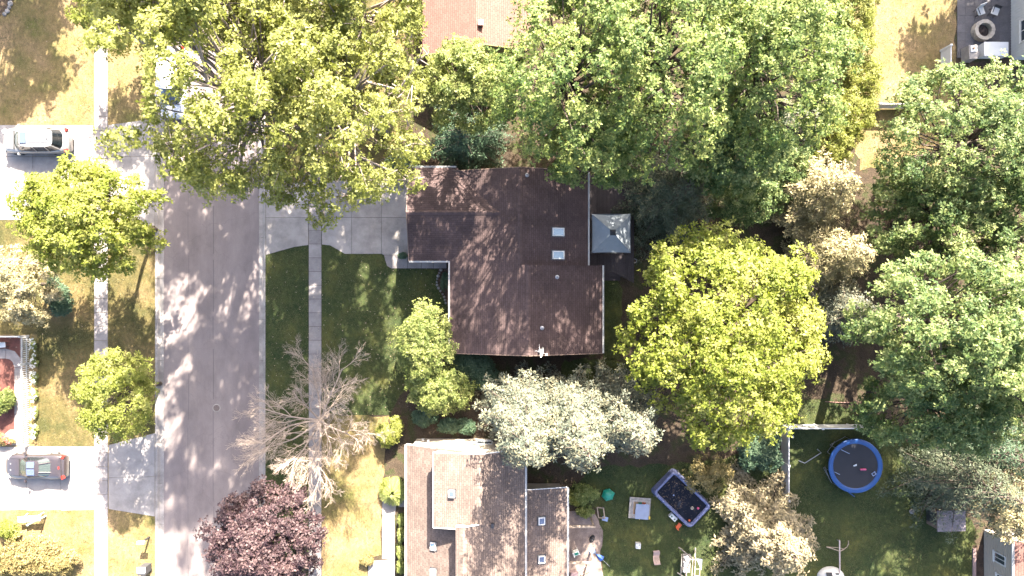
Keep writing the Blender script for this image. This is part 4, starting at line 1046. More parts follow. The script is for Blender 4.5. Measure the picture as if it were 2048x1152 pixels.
def picket_fence(label, a, b, h=0.95, pitch=0.155):
    a, b = Vector((a[0], a[1], 0)), Vector((b[0], b[1], 0)); d = b - a; L_ = d.length; d.normalize(); ang = math.atan2(d.y, d.x)
    f = empty('picket_fence', a, ang, label=label, cat='fence')
    n = int(L_ / pitch)
    me = MB().add([(-.035, -.01, .06), (.035, -.01, .06), (.035, -.01, h - .06), (0, -.01, h), (-.035, -.01, h - .06), (-.035, .01, .06), (.035, .01, .06), (.035, .01, h - .06), (0, .01, h), (-.035, .01, h - .06)],
                  [(0, 1, 2, 3, 4), (9, 8, 7, 6, 5), (0, 5, 6, 1), (1, 6, 7, 2), (2, 7, 8, 3), (3, 8, 9, 4), (4, 9, 5, 0)]).mesh('picket')
    for i in range(n): link('picket', me, M['white'], f, loc=((i + 0.5) * L_ / n, 0.03, 0))
    for z in (0.25, h - 0.22): MB().box((L_ / 2, 0, z), (L_, 0.04, 0.09)).build('rail', M['white'], f)
    k = max(1, round(L_ / 1.8)); pm = MB().box((0, -0.03, h / 2), (0.1, 0.1, h + 0.08)).mesh('post')
    for i in range(k + 1): link('post', pm, M['white'], f, loc=(i * L_ / k, 0, 0))
picket_fence('long white picket fence beside the curved garden walk', G(58, 672), G(58, 890))
picket_fence('white picket fence run along the red mulch by the pale shrub', G(57, 672), (G(-60, 0)[0], G(0, 672)[1]))

# ------------------------------------------------------------ trampoline
tp = P(1711, 932, 0.88)
tr = empty('trampoline', (tp.x, tp.y, 0), label='round trampoline with blue padded rim on the dark lawn', cat='trampoline')
MB().lathe([(1.62, 0.86), (1.64, 0.90), (1.72, 0.915), (1.90, 0.915), (1.97, 0.90), (1.98, 0.85), (1.92, 0.84)], n=56).build('pad', M['blue'], tr, smooth=True)
mb = MB(); mb.lathe([(0.0, 0.80), (0.6, 0.805), (1.2, 0.83), (1.63, 0.87)], n=40); mb.build('mat', M['mat'], tr, smooth=True)
MB().tube([(1.94 * math.cos(2 * math.pi * k / 48), 1.94 * math.sin(2 * math.pi * k / 48), 0.82) for k in range(49)], 0.025, 6, cap=False).build('ring', M['metal'], tr)
for k in range(4):
    a = 2 * math.pi * k / 4 + 0.5
    p0 = Vector((1.94 * math.cos(a - 0.33), 1.94 * math.sin(a - 0.33), 0)); p1 = Vector((1.94 * math.cos(a + 0.33), 1.94 * math.sin(a + 0.33), 0))
    MB().tube([p0 + Vector((0, 0, 0.8)), p0 * 1.02 + Vector((0, 0, 0.03)), p1 * 1.02 + Vector((0, 0, 0.03)), p1 + Vector((0, 0, 0.8))], 0.022, 6).build('leg', M['metal'], tr)
for k, (a, l) in enumerate(((2.3, 0.75), (3.4, 0.5))):
    p0 = Vector((1.62 * math.cos(a), 1.62 * math.sin(a), 0.93))
    MB().tube([p0, p0 + Vector((l * 0.85, -l * 0.42, -0.045))], 0.02, 6).build('pole', M['paleblue'], tr)
MB().tube([(-0.7, -1.75, 0.93), (0.05, -2.3, 0.55), (0.2, -2.38, 0.35)], 0.04, 6).build('loose_pad', M['blue'], tr)
t1 = MB()
for k in range(7): t1.lathe([(0.0, -0.06), (0.05, -0.05), (0.075, 0.0), (0.05, 0.05), (0.0, 0.06)], (0.35 + k * 0.055, -0.24, 0.93), 10)
t1.build('toy', M['pink'], None, loc=(tp.x + 0.02, tp.y, 0), label='pink and white toy lying on the trampoline mat', cat='toy')
t2 = MB().add([(0, 0, 0), (0.22, 0.05, 0.02), (0.2, 0.2, 0.05), (0.05, 0.16, 0.1), (-0.05, 0.08, 0.03)], [(0, 1, 2, 3, 4)]); t2.build('cloth_scrap', M['white'], None, loc=(tp.x - 0.1, tp.y - 0.05, 0.815), label='crumpled white cloth in the middle of the trampoline mat', cat='cloth')
lad = empty('step_stool', (tp.x + 1.32, tp.y - 0.55, 0.88), 0.6, label='small pale blue step lying on the trampoline rim', cat='stool')
for y in (-0.1, 0.1): MB().bar((-0.16, y, 0.06), (0.16, y, 0.06), 0.03, 0.05).build('rail', M['paleblue'], lad)
for x in (-0.14, 0.1): MB().bar((x, -0.1, 0.065), (x, 0.1, 0.065), 0.05, 0.025).build('tread', M['paleblue'], lad)
# loose frame tubes in the grass
def bent_pipe(label, pts, r=0.028):
    MB().tube([(*G(u, v), z) for u, v, z in pts], r, 6).build('bent_pipe', M['metal'], None, label=label, cat='pipe')
bent_pipe('long bent metal pipe lying open in the grass near the white fence', [(1597, 921, .04), (1609, 926, .04), (1642, 905, .04), (1634, 898, .04)], 0.035)
bent_pipe('bent metal pipe leaning beside the trampoline rim', [(1669, 883, .04), (1654, 904, .04), (1660, 908, .04)])
bent_pipe('short straight metal pipe in the grass beside the trampoline', [(1649, 933, .04), (1658, 957, .04)])
MB().lathe([(0, 0.0), (0.09, 0.02), (0.11, 0.1), (0.07, 0.19), (0, 0.21)], (0, 0, 0), 14).build('ball', M['white'], None, smooth=True, loc=(*G(1584, 873), 0.0), label='small white ball on the grass inside the fence corner', cat='ball')
MB().lathe([(0, 0.0), (0.16, 0.03), (0.2, 0.12), (0.13, 0.2), (0, 0.24)], (0, 0, 0), 9).build('rock', M['stone'], None, loc=(*G(1822, 1022), 0.0), label='lone pale rock on the dark lawn near the shed', cat='rock')

# white shell with dark openings and a long pole
bs = empty('trailer', (*G(1660, 1153), 0), 0.0, label='rounded white shell with dark openings and a long pink-white pole', cat='trailer')
sv = []; sf = []; na, nb = 24, 8
for j in range(nb + 1):
    ph = j / nb * math.pi / 2
    for k in range(na):
        a = 2 * math.pi * k / na
        sv.append((1.0 * math.cos(ph) * math.cos(a), 0.78 * math.cos(ph) * math.sin(a), 0.05 + 0.75 * math.sin(ph)))
for j in range(nb):
    for k in range(na): sf.append((j * na + k, j * na + (k + 1) % na, (j + 1) * na + (k + 1) % na, (j + 1) * na + k))
MB().add(sv, sf).build('shell', M['white'], bs, smooth=True)
MB().box((-0.35, 0.42, 0.66), (0.42, 0.3, 0.05), rot=Matrix.Rotation(-0.5, 3, 'X')).build('hatch', M['black'], bs)
MB().box((0.22, 0.46, 0.64), (0.26, 0.12, 0.05), rot=Matrix.Rotation(-0.5, 3, 'X')).build('hatch', M['black'], bs)
MB().tube([(0.46, 0.3, 0.55), (0.48, 0.9, 0.5), (0.5, 2.85, 0.42)], 0.05, 8).build('pole', flat('pinkish_pole', (0.5, 0.41, 0.4)), bs)
MB().tube([(-0.45, 2.35, 0.4), (-0.1, 2.25, 0.42), (0.3, 2.12, 0.46), (0.5, 2.05, 0.47), (0.75, 2.15, 0.45), (1.05, 2.35, 0.42), (1.18, 2.6, 0.4), (1.16, 2.8, 0.38)], 0.035, 6).build('cross_arm', M['wood'], bs)
MB().tube([(-0.45, 2.35, 0.4), (0.5, 2.3, 0.45), (0.8, 2.2, 0.44)], 0.02, 6).build('brace', M['wood'], bs)
MB().tube([(0.5, 2.75, 0.42), (0.5, 2.75, 0.0)], 0.03, 6).build('leg', M['metal'], bs)

# ------------------------------------------------------------ pool and toys on the back lawn
pc = P(1364.5, 999, 0.6)
pool = empty('pool', (pc.x, pc.y, 0), R(-44), label='rectangular soft-sided pool with blue-grey walls and dark water', cat='pool')
def rrect(l, w, r, n=6):
    out = []
    for cx, cy, a0 in ((l / 2 - r, w / 2 - r, 0), (-l / 2 + r, w / 2 - r, 90), (-l / 2 + r, -w / 2 + r, 180), (l / 2 - r, -w / 2 + r, 270)):
        for k in range(n + 1):
            a = R(a0 + 90 * k / n); out.append((cx + r * math.cos(a), cy + r * math.sin(a)))
    return out
rgs = []
for (dl, r_, z) in ((0.16, 0.35, 0.0), (0.05, 0.34, 0.25), (0.0, 0.32, 0.5), (-0.02, 0.3, 0.62), (-0.12, 0.28, 0.68), (-0.28, 0.24, 0.66), (-0.40, 0.2, 0.58), (-0.46, 0.2, 0.4)):
    rgs.append([(x, y, z) for x, y in rrect(3.8 + dl, 2.32 + dl, r_)])
vs = []; fs = []; n = len(rgs[0]); rr = random.Random(4)
for rg in rgs:
    vs += [(x + rr.uniform(-.03, .03), y + rr.uniform(-.03, .03), z + rr.uniform(-.02, .02) * (z > 0.1)) for x, y, z in rg]
for j in range(len(rgs) - 1):
    for k in range(n): fs.append((j * n + k, j * n + (k + 1) % n, (j + 1) * n + (k + 1) % n, (j + 1) * n + k))
MB().add(vs, fs).build('pool_wall', M['poolwall'], pool, smooth=True)
MB().prism(rrect(3.42, 1.94, 0.2), 0.30, 0.47).build('water_surface', M['water'], pool)
for k in range(5):
    x = -1.5 + k * 0.75
    for s in (-1, 1): MB().tube([(x, s * 1.32, 0.0), (x, s * 1.24, 0.3), (x, s * 1.12, 0.66)], 0.025, 6).build('frame_leg', M['metal'], pool)
fl = surf('leaf_film', [(0.3, (0.07, 0.05, 0.035)), (0.7, (0.16, 0.11, 0.08))], scale=8, bump=0)
lf = MB(); rr = random.Random(9)
for k in range(260):
    x, y = -rr.uniform(-0.4, 1.65) if rr.random() < .8 else rr.uniform(-1.6, 1.6), rr.uniform(-0.9, 0.9); a = rr.uniform(0, 6.3); s = rr.uniform(.02, .05)
    lf.add([(x + s * math.cos(a), y + s * math.sin(a), .474), (x - s * .5 * math.sin(a), y + s * .5 * math.cos(a), .475), (x - s * math.cos(a), y - s * math.sin(a), .474), (x + s * .5 * math.sin(a), y - s * .5 * math.cos(a), .475)], [(0, 1, 2, 3)])
lf.build('floating_leaves', fl, None, loc=(pc.x, pc.y, 0), rot=(0, 0, R(-44)), label='brown leaves floating on the dark pool water', cat='leaf litter', kind='stuff')
def on_pool(u, v): return P(u, v, 0.5)
def ringtoy(label, u, v, r, mat, z=0.475, tube_r=0.04):
    p = P(u, v, z)
    MB().lathe([(r + tube_r * math.cos(R(a)), tube_r * math.sin(R(a))) for a in range(0, 360, 60)], n=20, closed=True).build('float_ring', M[mat], None, smooth=True, loc=(p.x, p.y, z + tube_r * 0.6), label=label, cat='toy')
def ball(label, u, v, r, mat, z):
    p = P(u, v, z)
    MB().lathe([(r * math.sin(R(a)), -r * math.cos(R(a))) for a in range(0, 181, 20)], n=16).build('ball', M[mat], None, smooth=True, loc=(p.x, p.y, z + r * 0.9), label=label, cat='ball')
ringtoy('pale ring float on the dark pool water', 1384, 1016, 0.075, 'tanblock', tube_r=0.045)
ball('pink ball floating on the dark pool water', 1395.5, 1016, 0.085, 'pink', 0.46)
ball('orange ball floating in the pool corner', 1378, 1040, 0.09, 'orange', 0.46)
ball('small lilac ball floating mid pool', 1347, 990, 0.06, 'paleblue', 0.46)
p = P(1402, 1029, 0.6); MB().box((0, 0, 0), (0.1, 0.1, 0.1), taper=0.7).build('toy', M['yellow'], None, loc=(p.x, p.y, 0.51), label='tiny yellow toy floating at the pool edge', cat='toy')
st = empty('pool_step', (*G(1345, 1033), 0), R(-44), label='white pool step with two openings against the pool wall', cat='step')
MB().box((0, 0, 0.14), (0.62, 0.34, 0.28), taper=0.92).build('tread', M['white'], st)
for x in (-0.15, 0.16):
    MB().lathe([(0.10, 0.0), (0.085, 0.025), (0.06, 0.025), (0.045, 0.0)], (x, -0.02, 0.275), 16).build('opening_rim', M['palegreen'], st)
    MB().disc((x, -0.02, 0.284), 0.055, 16).build('opening', M['black'], st)
ot = empty('toy_chair', (*G(1356, 1050), 0), R(50), label='bright orange plastic toy chair beside the pool', cat='chair')
MB().box((0, 0, 0.2), (0.42, 0.26, 0.05)).build('seat', M['orange'], ot); MB().box((-0.22, 0, 0.33), (0.05, 0.26, 0.3)).build('backrest', M['orange'], ot)
for sx in (-0.16, 0.16):
    for sy in (-0.09, 0.09): MB().box((sx, sy, 0.09), (0.05, 0.05, 0.19)).build('leg', M['orange'], ot)

# green turtle-like sand tub
gt = empty('sand_tub', (*G(1215, 988), 0), 0.25, label='round green plastic sand tub with lobed lid', cat='sandbox')
def lobe_ring(s, z):
    out = []
    for k in range(48):
        a = 2 * math.pi * k / 48
        r = 0.42 + 0.075 * max(0, math.cos(6 * a)) ** 3 + 0.05 * max(0, math.cos(a)) ** 12
        out.append((r * s * math.cos(a), r * s * math.sin(a), z))
    return out
vs = []; fs = []; prof = [(0.92, 0.0), (0.98, 0.12), (1.0, 0.2), (0.96, 0.25), (0.82, 0.28), (0.78, 0.31), (0.55, 0.40), (0.25, 0.44), (0.02, 0.45)]
for s, z in prof: vs += lobe_ring(s, z)
for j in range(len(prof) - 1):
    for k in range(48): fs.append((j * 48 + k, j * 48 + (k + 1) % 48, (j + 1) * 48 + (k + 1) % 48, (j + 1) * 48 + k))
MB().add(vs[:48 * 4], [f for f in fs if max(f) < 48 * 4]).build('tub', M['teal'], gt, smooth=True)
vv = vs[48 * 3:]; MB().add(vv, [tuple(i - 48 * 3 for i in f) for f in fs if min(f) >= 48 * 3]).build('lid', M['teal'], gt, smooth=True)

# wooden sandbox with seats and a half-drawn cover
sb = empty('sandbox', (*G(1278, 1014), 0), R(-4), label='wooden sandbox with broad seat boards and pale blue cover', cat='sandbox')
hw_ = 0.79
for k in range(2):
    o = hw_ - 0.09 - k * 0.17
    for (x, y, dx, dy) in ((0, o, 2 * o + 0.16, 0.155), (0, -o, 2 * o + 0.16, 0.155), (-o, 0, 0.155, 2 * o - 0.17), (o, 0, 0.155, 2 * o - 0.17)):
        MB().box((x, y, 0.25), (dx, dy, 0.03)).build('seat_board', M['greywood'], sb)
for (x, y, dx, dy) in ((0, .44, .92, .04), (0, -.44, .92, .04), (-.44, 0, .04, .84), (.44, 0, .04, .84)): MB().box((x, y, .12), (dx, dy, .235)).build('side_board', M['orangewood'], sb)
MB().box((0, 0, 0.07), (0.84, 0.84, 0.12)).build('sand', surf('sand', [(0.3, (0.32, 0.24, 0.15)), (0.7, (0.42, 0.33, 0.22))], scale=5), sb)
MB().prism([(-0.27, -0.80), (0.68, -0.80), (0.70, 0.31), (0.4, 0.33), (0.05, 0.30), (-0.28, 0.31), (-0.31, -0.2), (-0.30, -0.7)], 0.275, 0.295).build('cover', M['tarp'], sb)
for n_, (u, v), mat, lab in (('toy_bucket', (1279, 1003), 'teal', 'small green bucket in the wooden sandbox'), ('toy_bucket', (1286, 1004), 'orange', 'small orange bucket in the wooden sandbox')):
    b_ = empty(n_, (*G(u, v), 0.13), 0, label=lab, cat='bucket')
    MB().lathe([(0.0, 0.0), (0.07, 0.0), (0.1, 0.16), (0.11, 0.16), (0.08, 0.01)], n=14).build('pail', M[mat], b_)
    MB().tube([(0.1 * math.cos(t), 0.02, 0.16 + 0.09 * math.sin(t)) for t in [math.pi * k / 8 for k in range(9)]], 0.008, 5).build('handle', M[mat], b_)
MB().box((0, 0, 0.33), (0.12, 0.22, 0.08), taper=0.8).build('toy', M['yellow'], None, loc=(*G(1297, 1033), 0), label='yellow toy on the corner of the wooden sandbox', cat='toy')
MB().box((0, 0, 0.05), (0.06, 0.14, 0.08), taper=0.6).build('toy', M['yellow'], None, loc=(*G(1279, 1038), 0), label='tiny yellow toy in grass below the wooden sandbox', cat='toy')

# propped wooden frame with a pale blue board
wf = empty('wooden_frame', (*G(1201, 1024), 0), R(8), label='leaning open wooden frame near the green sand tub', cat='frame')
for a, b in (((-.2, -.4, .03), (-.2, .4, .03)), ((.22, -.42, .35), (.22, .42, .35)), ((-.2, .38, .03), (.22, .38, .35)), ((-.2, -.38, .03), (.22, -.38, .35))): MB().bar(a, b, .08, .05).build('bar', M['wood'], wf)
for y in (-.4, .4): MB().box((.22, y, .16), (.06, .06, .34)).build('leg', M['wood'], wf)
MB().box((0, 0, 0.03), (0.42, 0.3, 0.05), rz=-0.25).build('board', M['paleblue'], None, loc=(*G(1210, 1037.5), 0), label='small pale blue board lying by the leaning wooden frame', cat='board')

# timber beams on posts beside the house
for v, lab in ((1053.5, 'pale timber beam on posts near the leaning frame'), (1125.5, 'pale timber beam on posts near the blue umbrella')):
    z = 2.15; a = P(1132, v, z); b = P(1191, v, z)
    bm = empty('timber_beam', (a.x, a.y, 0), 0, label=lab, cat='beam')
    MB().box(((b.x - a.x) / 2, 0, z), (b.x - a.x, 0.13, 0.16)).build('beam', M['wood'], bm)
    for x in (0.12, b.x - a.x - 0.12): MB().box((x, 0, z / 2 - 0.04), (0.11, 0.11, z - 0.08)).build('post', M['wood'], bm)
ch = empty('garden_chair', (*G(1151, 1101), 0.008), R(25), label='white garden chair on the dirt patch with green cushion', cat='chair')
MB().box((0, 0, .4), (.44, .42, .04)).build('seat', M['white'], ch); MB().box((0, .22, .66), (.44, .04, .5)).build('backrest', M['white'], ch)
for sx in (-.18, .18):
    for sy in (-.17, .17): MB().box((sx, sy, .2), (.04, .04, .4)).build('leg', M['white'], ch)
    MB().box((sx * 1.2, 0, .6), (.05, .4, .03)).build('armrest', M['white'], ch)
MB().box((0, -.02, .44), (.3, .3, .05), taper=.9).build('cushion', M['teal'], ch)
um = empty('folded_umbrella', (*G(1197, 1112), 0.008), R(-40), label='bright blue folded umbrella lying on the dirt edge', cat='umbrella')
MB().add([(-.35, 0, .05), (.1, .2, .05), (.34, .24, .06), (.42, 0, .07), (.34, -.2, .06), (.1, -.16, .05), (-.1, 0, .16), (.3, .02, .2)], [(0, 6, 1), (1, 6, 7, 2), (2, 7, 3), (3, 7, 4), (4, 7, 6, 5), (5, 6, 0), (0, 1, 2, 3, 4, 5)]).build('canopy', M['bluecloth'], um)
MB().tube([(-.55, 0, .04), (-.2, 0, .08), (.6, 0, .1), (1.1, -.05, .05)], .014, 6).build('shaft', M['metal'], um)
MB().box((0, 0, .03), (.46, .4, .05), rz=.2).build('mat', M['paleblue'], None, loc=(*G(1184, 1101), 0.01), label='pale blue pad lying beside the blue umbrella', cat='pad')
for (u, v, a, lab) in ((1164, 1136, .55, 'loose plank nearer the timber beam on the dirt patch'), (1170, 1145, .5, 'loose plank farther from the timber beam on the dirt patch')):
    MB().box((0, 0, .05), (.72, .1, .07)).build('plank', M['wood'], None, loc=(*G(u, v), 0.012), rot=(0, 0, a), label=lab, cat='plank')
MB().box((0, 0, .22), (.62, .5, .44), taper=.94).build('crate', flat('mauve_crate', (.2, .14, .15)), None, loc=(*G(1148, 1147), 0.008), label='low mauve storage crate against the tan-roofed house', cat='crate')
bk = empty('hose_reel', (*G(1184, 1077), 0.008), R(70), label='dark coiled garden hose on the dirt patch', cat='hose')
for k in range(3): MB().tube([((.28 - .04 * k) * math.cos(t), (.17 - .03 * k) * math.sin(t), .03 + .03 * k) for t in [2 * math.pi * i / 20 for i in range(21)]], .018, 5).build('coil', M['rubber'], bk)
MB().box((0, 0, .1), (.12, .1, .2)).build('reel', M['darkmetal'], bk)
# white cube stool with holes
ws = empty('cube_stool', (*G(1275, 1089), 0), R(-5), label='white cube stool with two dark holes on the lawn', cat='stool')
MB().box((0, 0, .17), (.36, .4, .34), taper=.96).build('body', M['white'], ws)
for x, y in ((.08, .1), (-.09, -.07)): MB().disc((x, y, .344), .04, 12).build('hole', M['black'], ws)
# wavy wooden lounger
wv = empty('wavy_lounger', (*G(1312, 1112), 0), R(5), label='wavy wooden slat lounger alone on the lawn', cat='lounger')
for k in range(16):
    t = k / 15; y = .5 - t * 1.0; z = .2 + .13 * math.cos(t * 2.1 * math.pi); x = .04 * math.sin(t * 2 * math.pi)
    MB().box((x, y, z), (.46, .06, .022), rot=Matrix.Rotation(.5 * math.sin(t * 2.1 * math.pi), 3, 'X')).build('slat', flat('rosy_wood', (.42, .29, .24)) if k == 0 else bpy.data.materials['rosy_wood'], wv)
for s in (-.19, .19): MB().tube([(s, .5 - t, .17 + .13 * math.cos(t * 2.1 * math.pi)) for t in [k / 10 for k in range(11)]], .02, 5).build('side_rail', M['wood'], wv)
for y in (.42, -.35): 
    for s in (-.19, .19): MB().box((s, y, .1), (.04, .04, .22)).build('leg', M['wood'], wv)
# garden swing
sg = empty('garden_swing', (*G(1373, 1121), 0), R(-3), label='wooden garden swing with canopy frame and white cushions', cat='swing')
def bars(name, mat, *segs):
    for a, b, w_ in segs: MB().bar(a, b, w_, w_).build(name, M[mat], sg)
bars('frame_leg', 'greywood', ((-.62, .95, 0), (-.05, .82, 1.75), .07), ((.62, .95, 0), (.12, .82, 1.75), .07), ((-.62, -.95, 0), (-.05, -.82, 1.75), .07), ((.62, -.95, 0), (.12, -.82, 1.75), .07))
bars('top_beam', 'wood', ((-.05, .95, 1.76), (-.05, -.95, 1.76), .06), ((.14, .95, 1.76), (.14, -.95, 1.76), .06), ((.5, .8, 1.72), (.5, -.9, 1.72), .06), ((-.45, .8, 1.72), (-.45, -.9, 1.72), .05))
bars('cross_bar', 'wood', ((-.48, .8, 1.75), (.52, .75, 1.75), .05), ((-.48, -.8, 1.75), (.52, -.85, 1.75), .05), ((.1, .1, 1.75), (.5, .12, 1.75), .04), ((.1, -.35, 1.75), (.5, -.38, 1.75), .04))
for k in range(6): MB().box((-.38 + k * .1, 0, .48), (.085, 1.35, .03)).build('seat_slat', M['greywood'], sg)
for k in range(5): MB().box((-.52 - k * .03, 0, .56 + k * .1), (.03, 1.35, .08)).build('back_slat', M['greywood'], sg)
for y in (-.6, .6):
    for x in (-.4, .15): MB().tube([(x, y, .48), (x * .3 + .03, y * 1.2, 1.74)], .01, 5).build('chain', M['metal'], sg)
MB().add([(.2, .86, 1.79), (.62, .84, 1.77), (.60, .05, 1.78), (.44, .35, 1.77)], [(0, 1, 2, 3)]).build('canopy_scrap', M['tarp'], sg)
for k, (x, y, a) in enumerate(((-.12, .38, .5), (-.2, -.05, .1), (-.22, -.5, -.2))):
    MB().box((0, 0, 0), (.36, .38, .13), taper=.8).build('cushion', M['white'], None, loc=(sg.location.x + x, sg.location.y + y, .56), rot=(0, 0, a), label=('white cushion tilted at the end of the swing seat', 'white cushion in the middle of the swing seat', 'wide white cushion at the other end of the swing seat')[k], cat='cushion')

# fallen stick with red tint in the shade, wooden edging
MB().tube([(*G(1650, 803), .04), (*G(1675, 804.5), .05), (*G(1702, 805), .04)], .03, 6).build('timber_edging', flat('pinkish_timber', (.3, .17, .14)), None, label='thin reddish timber lying in the deep shade behind the fence', cat='timber')
pt = empty('plant_pot', (*G(1268, 522), 0), 0, label='small round metal pot on the soil beside the deck', cat='pot')
MB().lathe([(0.0, .02), (.11, .02), (.14, .26), (.17, .27), (.17, .24), (.13, .2)], n=20).build('pot', M['metal'], pt); MB().disc((0, 0, .21), .135, 16).build('earth', M['bed'], pt)

# stone edging of the front flower bed
for k in range(12):
    t = k / 11; u = 882 - 8 * math.sin(math.pi * min(1, t * 1.3)) + 18 * max(0, t - .45); v = 540 + 66 * t
    rr = random.Random(k); s = rr.uniform(.07, .12)
    MB().lathe([(0, 0), (s, 0), (s * 1.05, .07), (s * .8, .12), (0, .14)], n=8).build('edging_stone', M['stone'], None, loc=(*G(u, v), 0.0), rot=(0, 0, rr.uniform(0, 3)), label='rounded pale edging stone along the dark front flower bed', cat='stone', group='edging stones of the front bed')
for k in range(10):
    a = R(-75 + k * 14); u, v = -10 + 32 * math.cos(a), 2 + 34 * math.sin(a)
    rr = random.Random(k + 50); s = rr.uniform(.14, .2)
    MB().lathe([(0, 0), (s, 0), (s * 1.05, .07), (s * .8, .12), (0, .14)], n=8).build('edging_stone', M['stone'], None, loc=(*G(u, v), 0.0), rot=(0, 0, rr.uniform(0, 3)), label='pale stone in the curved edging of the dark round bed', cat='stone', group='edging stones of the round bed')
sheet('flower_bed', [(-10 + 30 * math.cos(R(a)), 2 + 32 * math.sin(R(a))) for a in range(0, 360, 20)], -0.02, 0.008, M['bed'], 'round dark planting bed ringed with pale stones', 'flower bed')

# mailbox, bin, table, post by the street
def street_mailbox(u, v):
    m_ = empty('mailbox', (*G(u, v), 0), 0, label='white mailbox on a dark post at the curb', cat='mailbox')
    MB().box((0, 0, .52), (.1, .1, 1.04)).build('post', M['darkmetal'], m_)
    bx = MB(); n = 8; L2 = .25; prof = [(-.12, 0), (.12, 0), (.12, .14)] + [(.12 * math.cos(R(a)), .14 + .12 * math.sin(R(a))) for a in range(20, 180, 20)] + [(-.12, .14)]
    k = len(prof); bx.add([(-L2, y, 1.05 + z) for y, z in prof] + [(L2, y, 1.05 + z) for y, z in prof], [tuple(range(k)), tuple(range(2 * k - 1, k - 1, -1))] + [(i, i + k, (i + 1) % k + k, (i + 1) % k) for i in range(k)])
    b_ = bx.build('box', M['white'], m_); MB().box((.262, 0, 1.16), (.02, .2, .2)).build('door', M['metal'], b_); MB().box((.0, .135, 1.25), (.12, .015, .08)).build('flag', M['redlight'], b_)
street_mailbox(299, 1074)
bn = empty('wheeled_bin', (*G(297, 1132), 0), R(90), label='dark wheeled bin with pale lid at the curb', cat='bin')
MB().box((0, 0, .5), (.5, .5, .92), taper=1.15).build('body', M['mower'], bn); ld = MB().box((.1, 0, 1.0), (.42, .62, .06)).build('lid', flat('pale_lid', (.42, .4, .41)), bn)
MB().tube([(-.3, -.2, .95), (-.36, -.2, .95), (-.36, .2, .95), (-.3, .2, .95)], .02, 6).build('handle', M['mower'], bn)
for s in (-.25, .25):
    w_ = MB().lathe([(.0, -.03), (.1, -.03), (.1, .03), (0, .03)], n=14).build('wheel', M['rubber'], bn, loc=(-.25, s, .1), rot=(R(90), 0, 0))
tb = empty('garden_table', (*G(72, 1031), 0), R(4), label='long white garden table on the sunlit lawn by the shrub', cat='table')
MB().box((0, 0, .72), (1.6, .42, .05)).build('tabletop', M['white'], tb)
for s in (-.6, .6):
    for t in (-.15, .15): MB().bar((s, t * 1.3, 0), (s * .8, t * .5, .7), .05, .05).build('leg', M['white'], tb)
po = empty('pale_post', (*G(92, 1032), 0), 0, label='pale green post standing on the lawn beside the white table', cat='post')
MB().tube([(0, 0, 0), (0, 0, 1.9)], .06, 10).build('shaft', M['palegreen'], po); MB().lathe([(.08, 1.88), (.08, 1.94), (0, 1.98)], n=12).build('cap', M['palegreen'], po)
# lounge chairs inside the picket fence
gl = empty('garden_bench', (*G(4, 690), 0.0), R(5), label='white garden bench on the red mulch', cat='bench')
MB().box((0, 0, .4), (1.1, .35, .04)).build('seat', M['white'], gl); MB().box((0, .2, .62), (1.1, .04, .42)).build('backrest', M['white'], gl)
for s in (-.45, .45):
    for t in (-.13, .13): MB().box((s, t, .2), (.05, .05, .4)).build('leg', M['darkmetal'], gl)

# ------------------------------------------------------------ patio with fire pit
pat = pavement('patio', 'grey paved patio with the round fire pit', 'patio')
pm = None
for i in range(11):
    for j in range(14):
        u = 1914 + i * 17; v = -122 + j * 17
        if pm is None:
            pm = MB().box((0, 0, 0), (17 / PPM - .012, 17 / PPM - .012, .06)).mesh('paver')
        link('paver', pm, M['paver'], pat, loc=(*G(u + 8.5, v + 8.5), 0.0 + rng.uniform(-.003, .003)))
fp = empty('fire_pit', (*G(1961, 64), 0.03), 0, label='round pale block fire pit on the patio', cat='fire pit')
for ring_, z in ((0, 0.0), (1, .16), (2, .32)):
    for k in range(14):
        a = 2 * math.pi * (k + .5 * (ring_ % 2)) / 14
        pr = []
        for aa, r_ in ((a - .215, .50), (a - .215, .74), (a, .76), (a + .215, .74), (a + .215, .50), (a, .49)): pr.append((r_ * math.cos(aa), r_ * math.sin(aa)))
        MB().prism(pr, z, z + .152).build('block', M['tanblock'], fp)
MB().lathe([(0, .18), (.3, .16), (.49, .1)], n=20).build('ash_bed', M['ash'], fp)
for k in range(4): MB().tube([(-.25 + .1 * k, -.2, .2), (.1, .15 + .05 * k, .24)], .035, 6).build('charred_log', M['ash'], fp)
for (u, v, a, lab) in ((1953, 27, .35, 'white patio chair with tall back by the fire pit'), (1982, 27, -.35, 'white patio chair with low back by the fire pit')):
    c_ = empty('patio_chair', (*G(u, v), 0.03), a, label=lab, cat='chair')
    MB().box((0, 0, .42), (.5, .55, .05)).build('seat', M['white'], c_)
    MB().box((0, .3, .68 if a > 0 else .55), (.5, .05, .55 if a > 0 else .3), rot=Matrix.Rotation(-.2, 3, 'X')).build('backrest', M['white'] if a > 0 else M['darkmetal'], c_)
    for sx in (-.22, .22):
        for sy in (-.22, .22): MB().box((sx, sy, .2), (.04, .04, .42)).build('leg', M['darkmetal'], c_)
        MB().box((sx * 1.1, 0, .6), (.05, .5, .03)).build('armrest', M['darkmetal'], c_)
sx_ = empty('storage_box', (*G(1978, 105), 0.03), 0, label='large white lidded storage box at the patio edge', cat='box')
MB().box((0, 0, .33), (1.75, .95, .66)).build('body', M['white'], sx_); l_ = MB().box((-.32, 0, .70), (1.15, 1.02, .08)).build('lid', M['white'], sx_); MB().box((.58, 0, .69), (.62, 1.02, .06)).build('lid', M['vinyl'], sx_)
gx = empty('patio_grill', (*G(1930, 112), 0.0), R(3), label='grey cabinet with white tray at the patio corner', cat='cabinet')
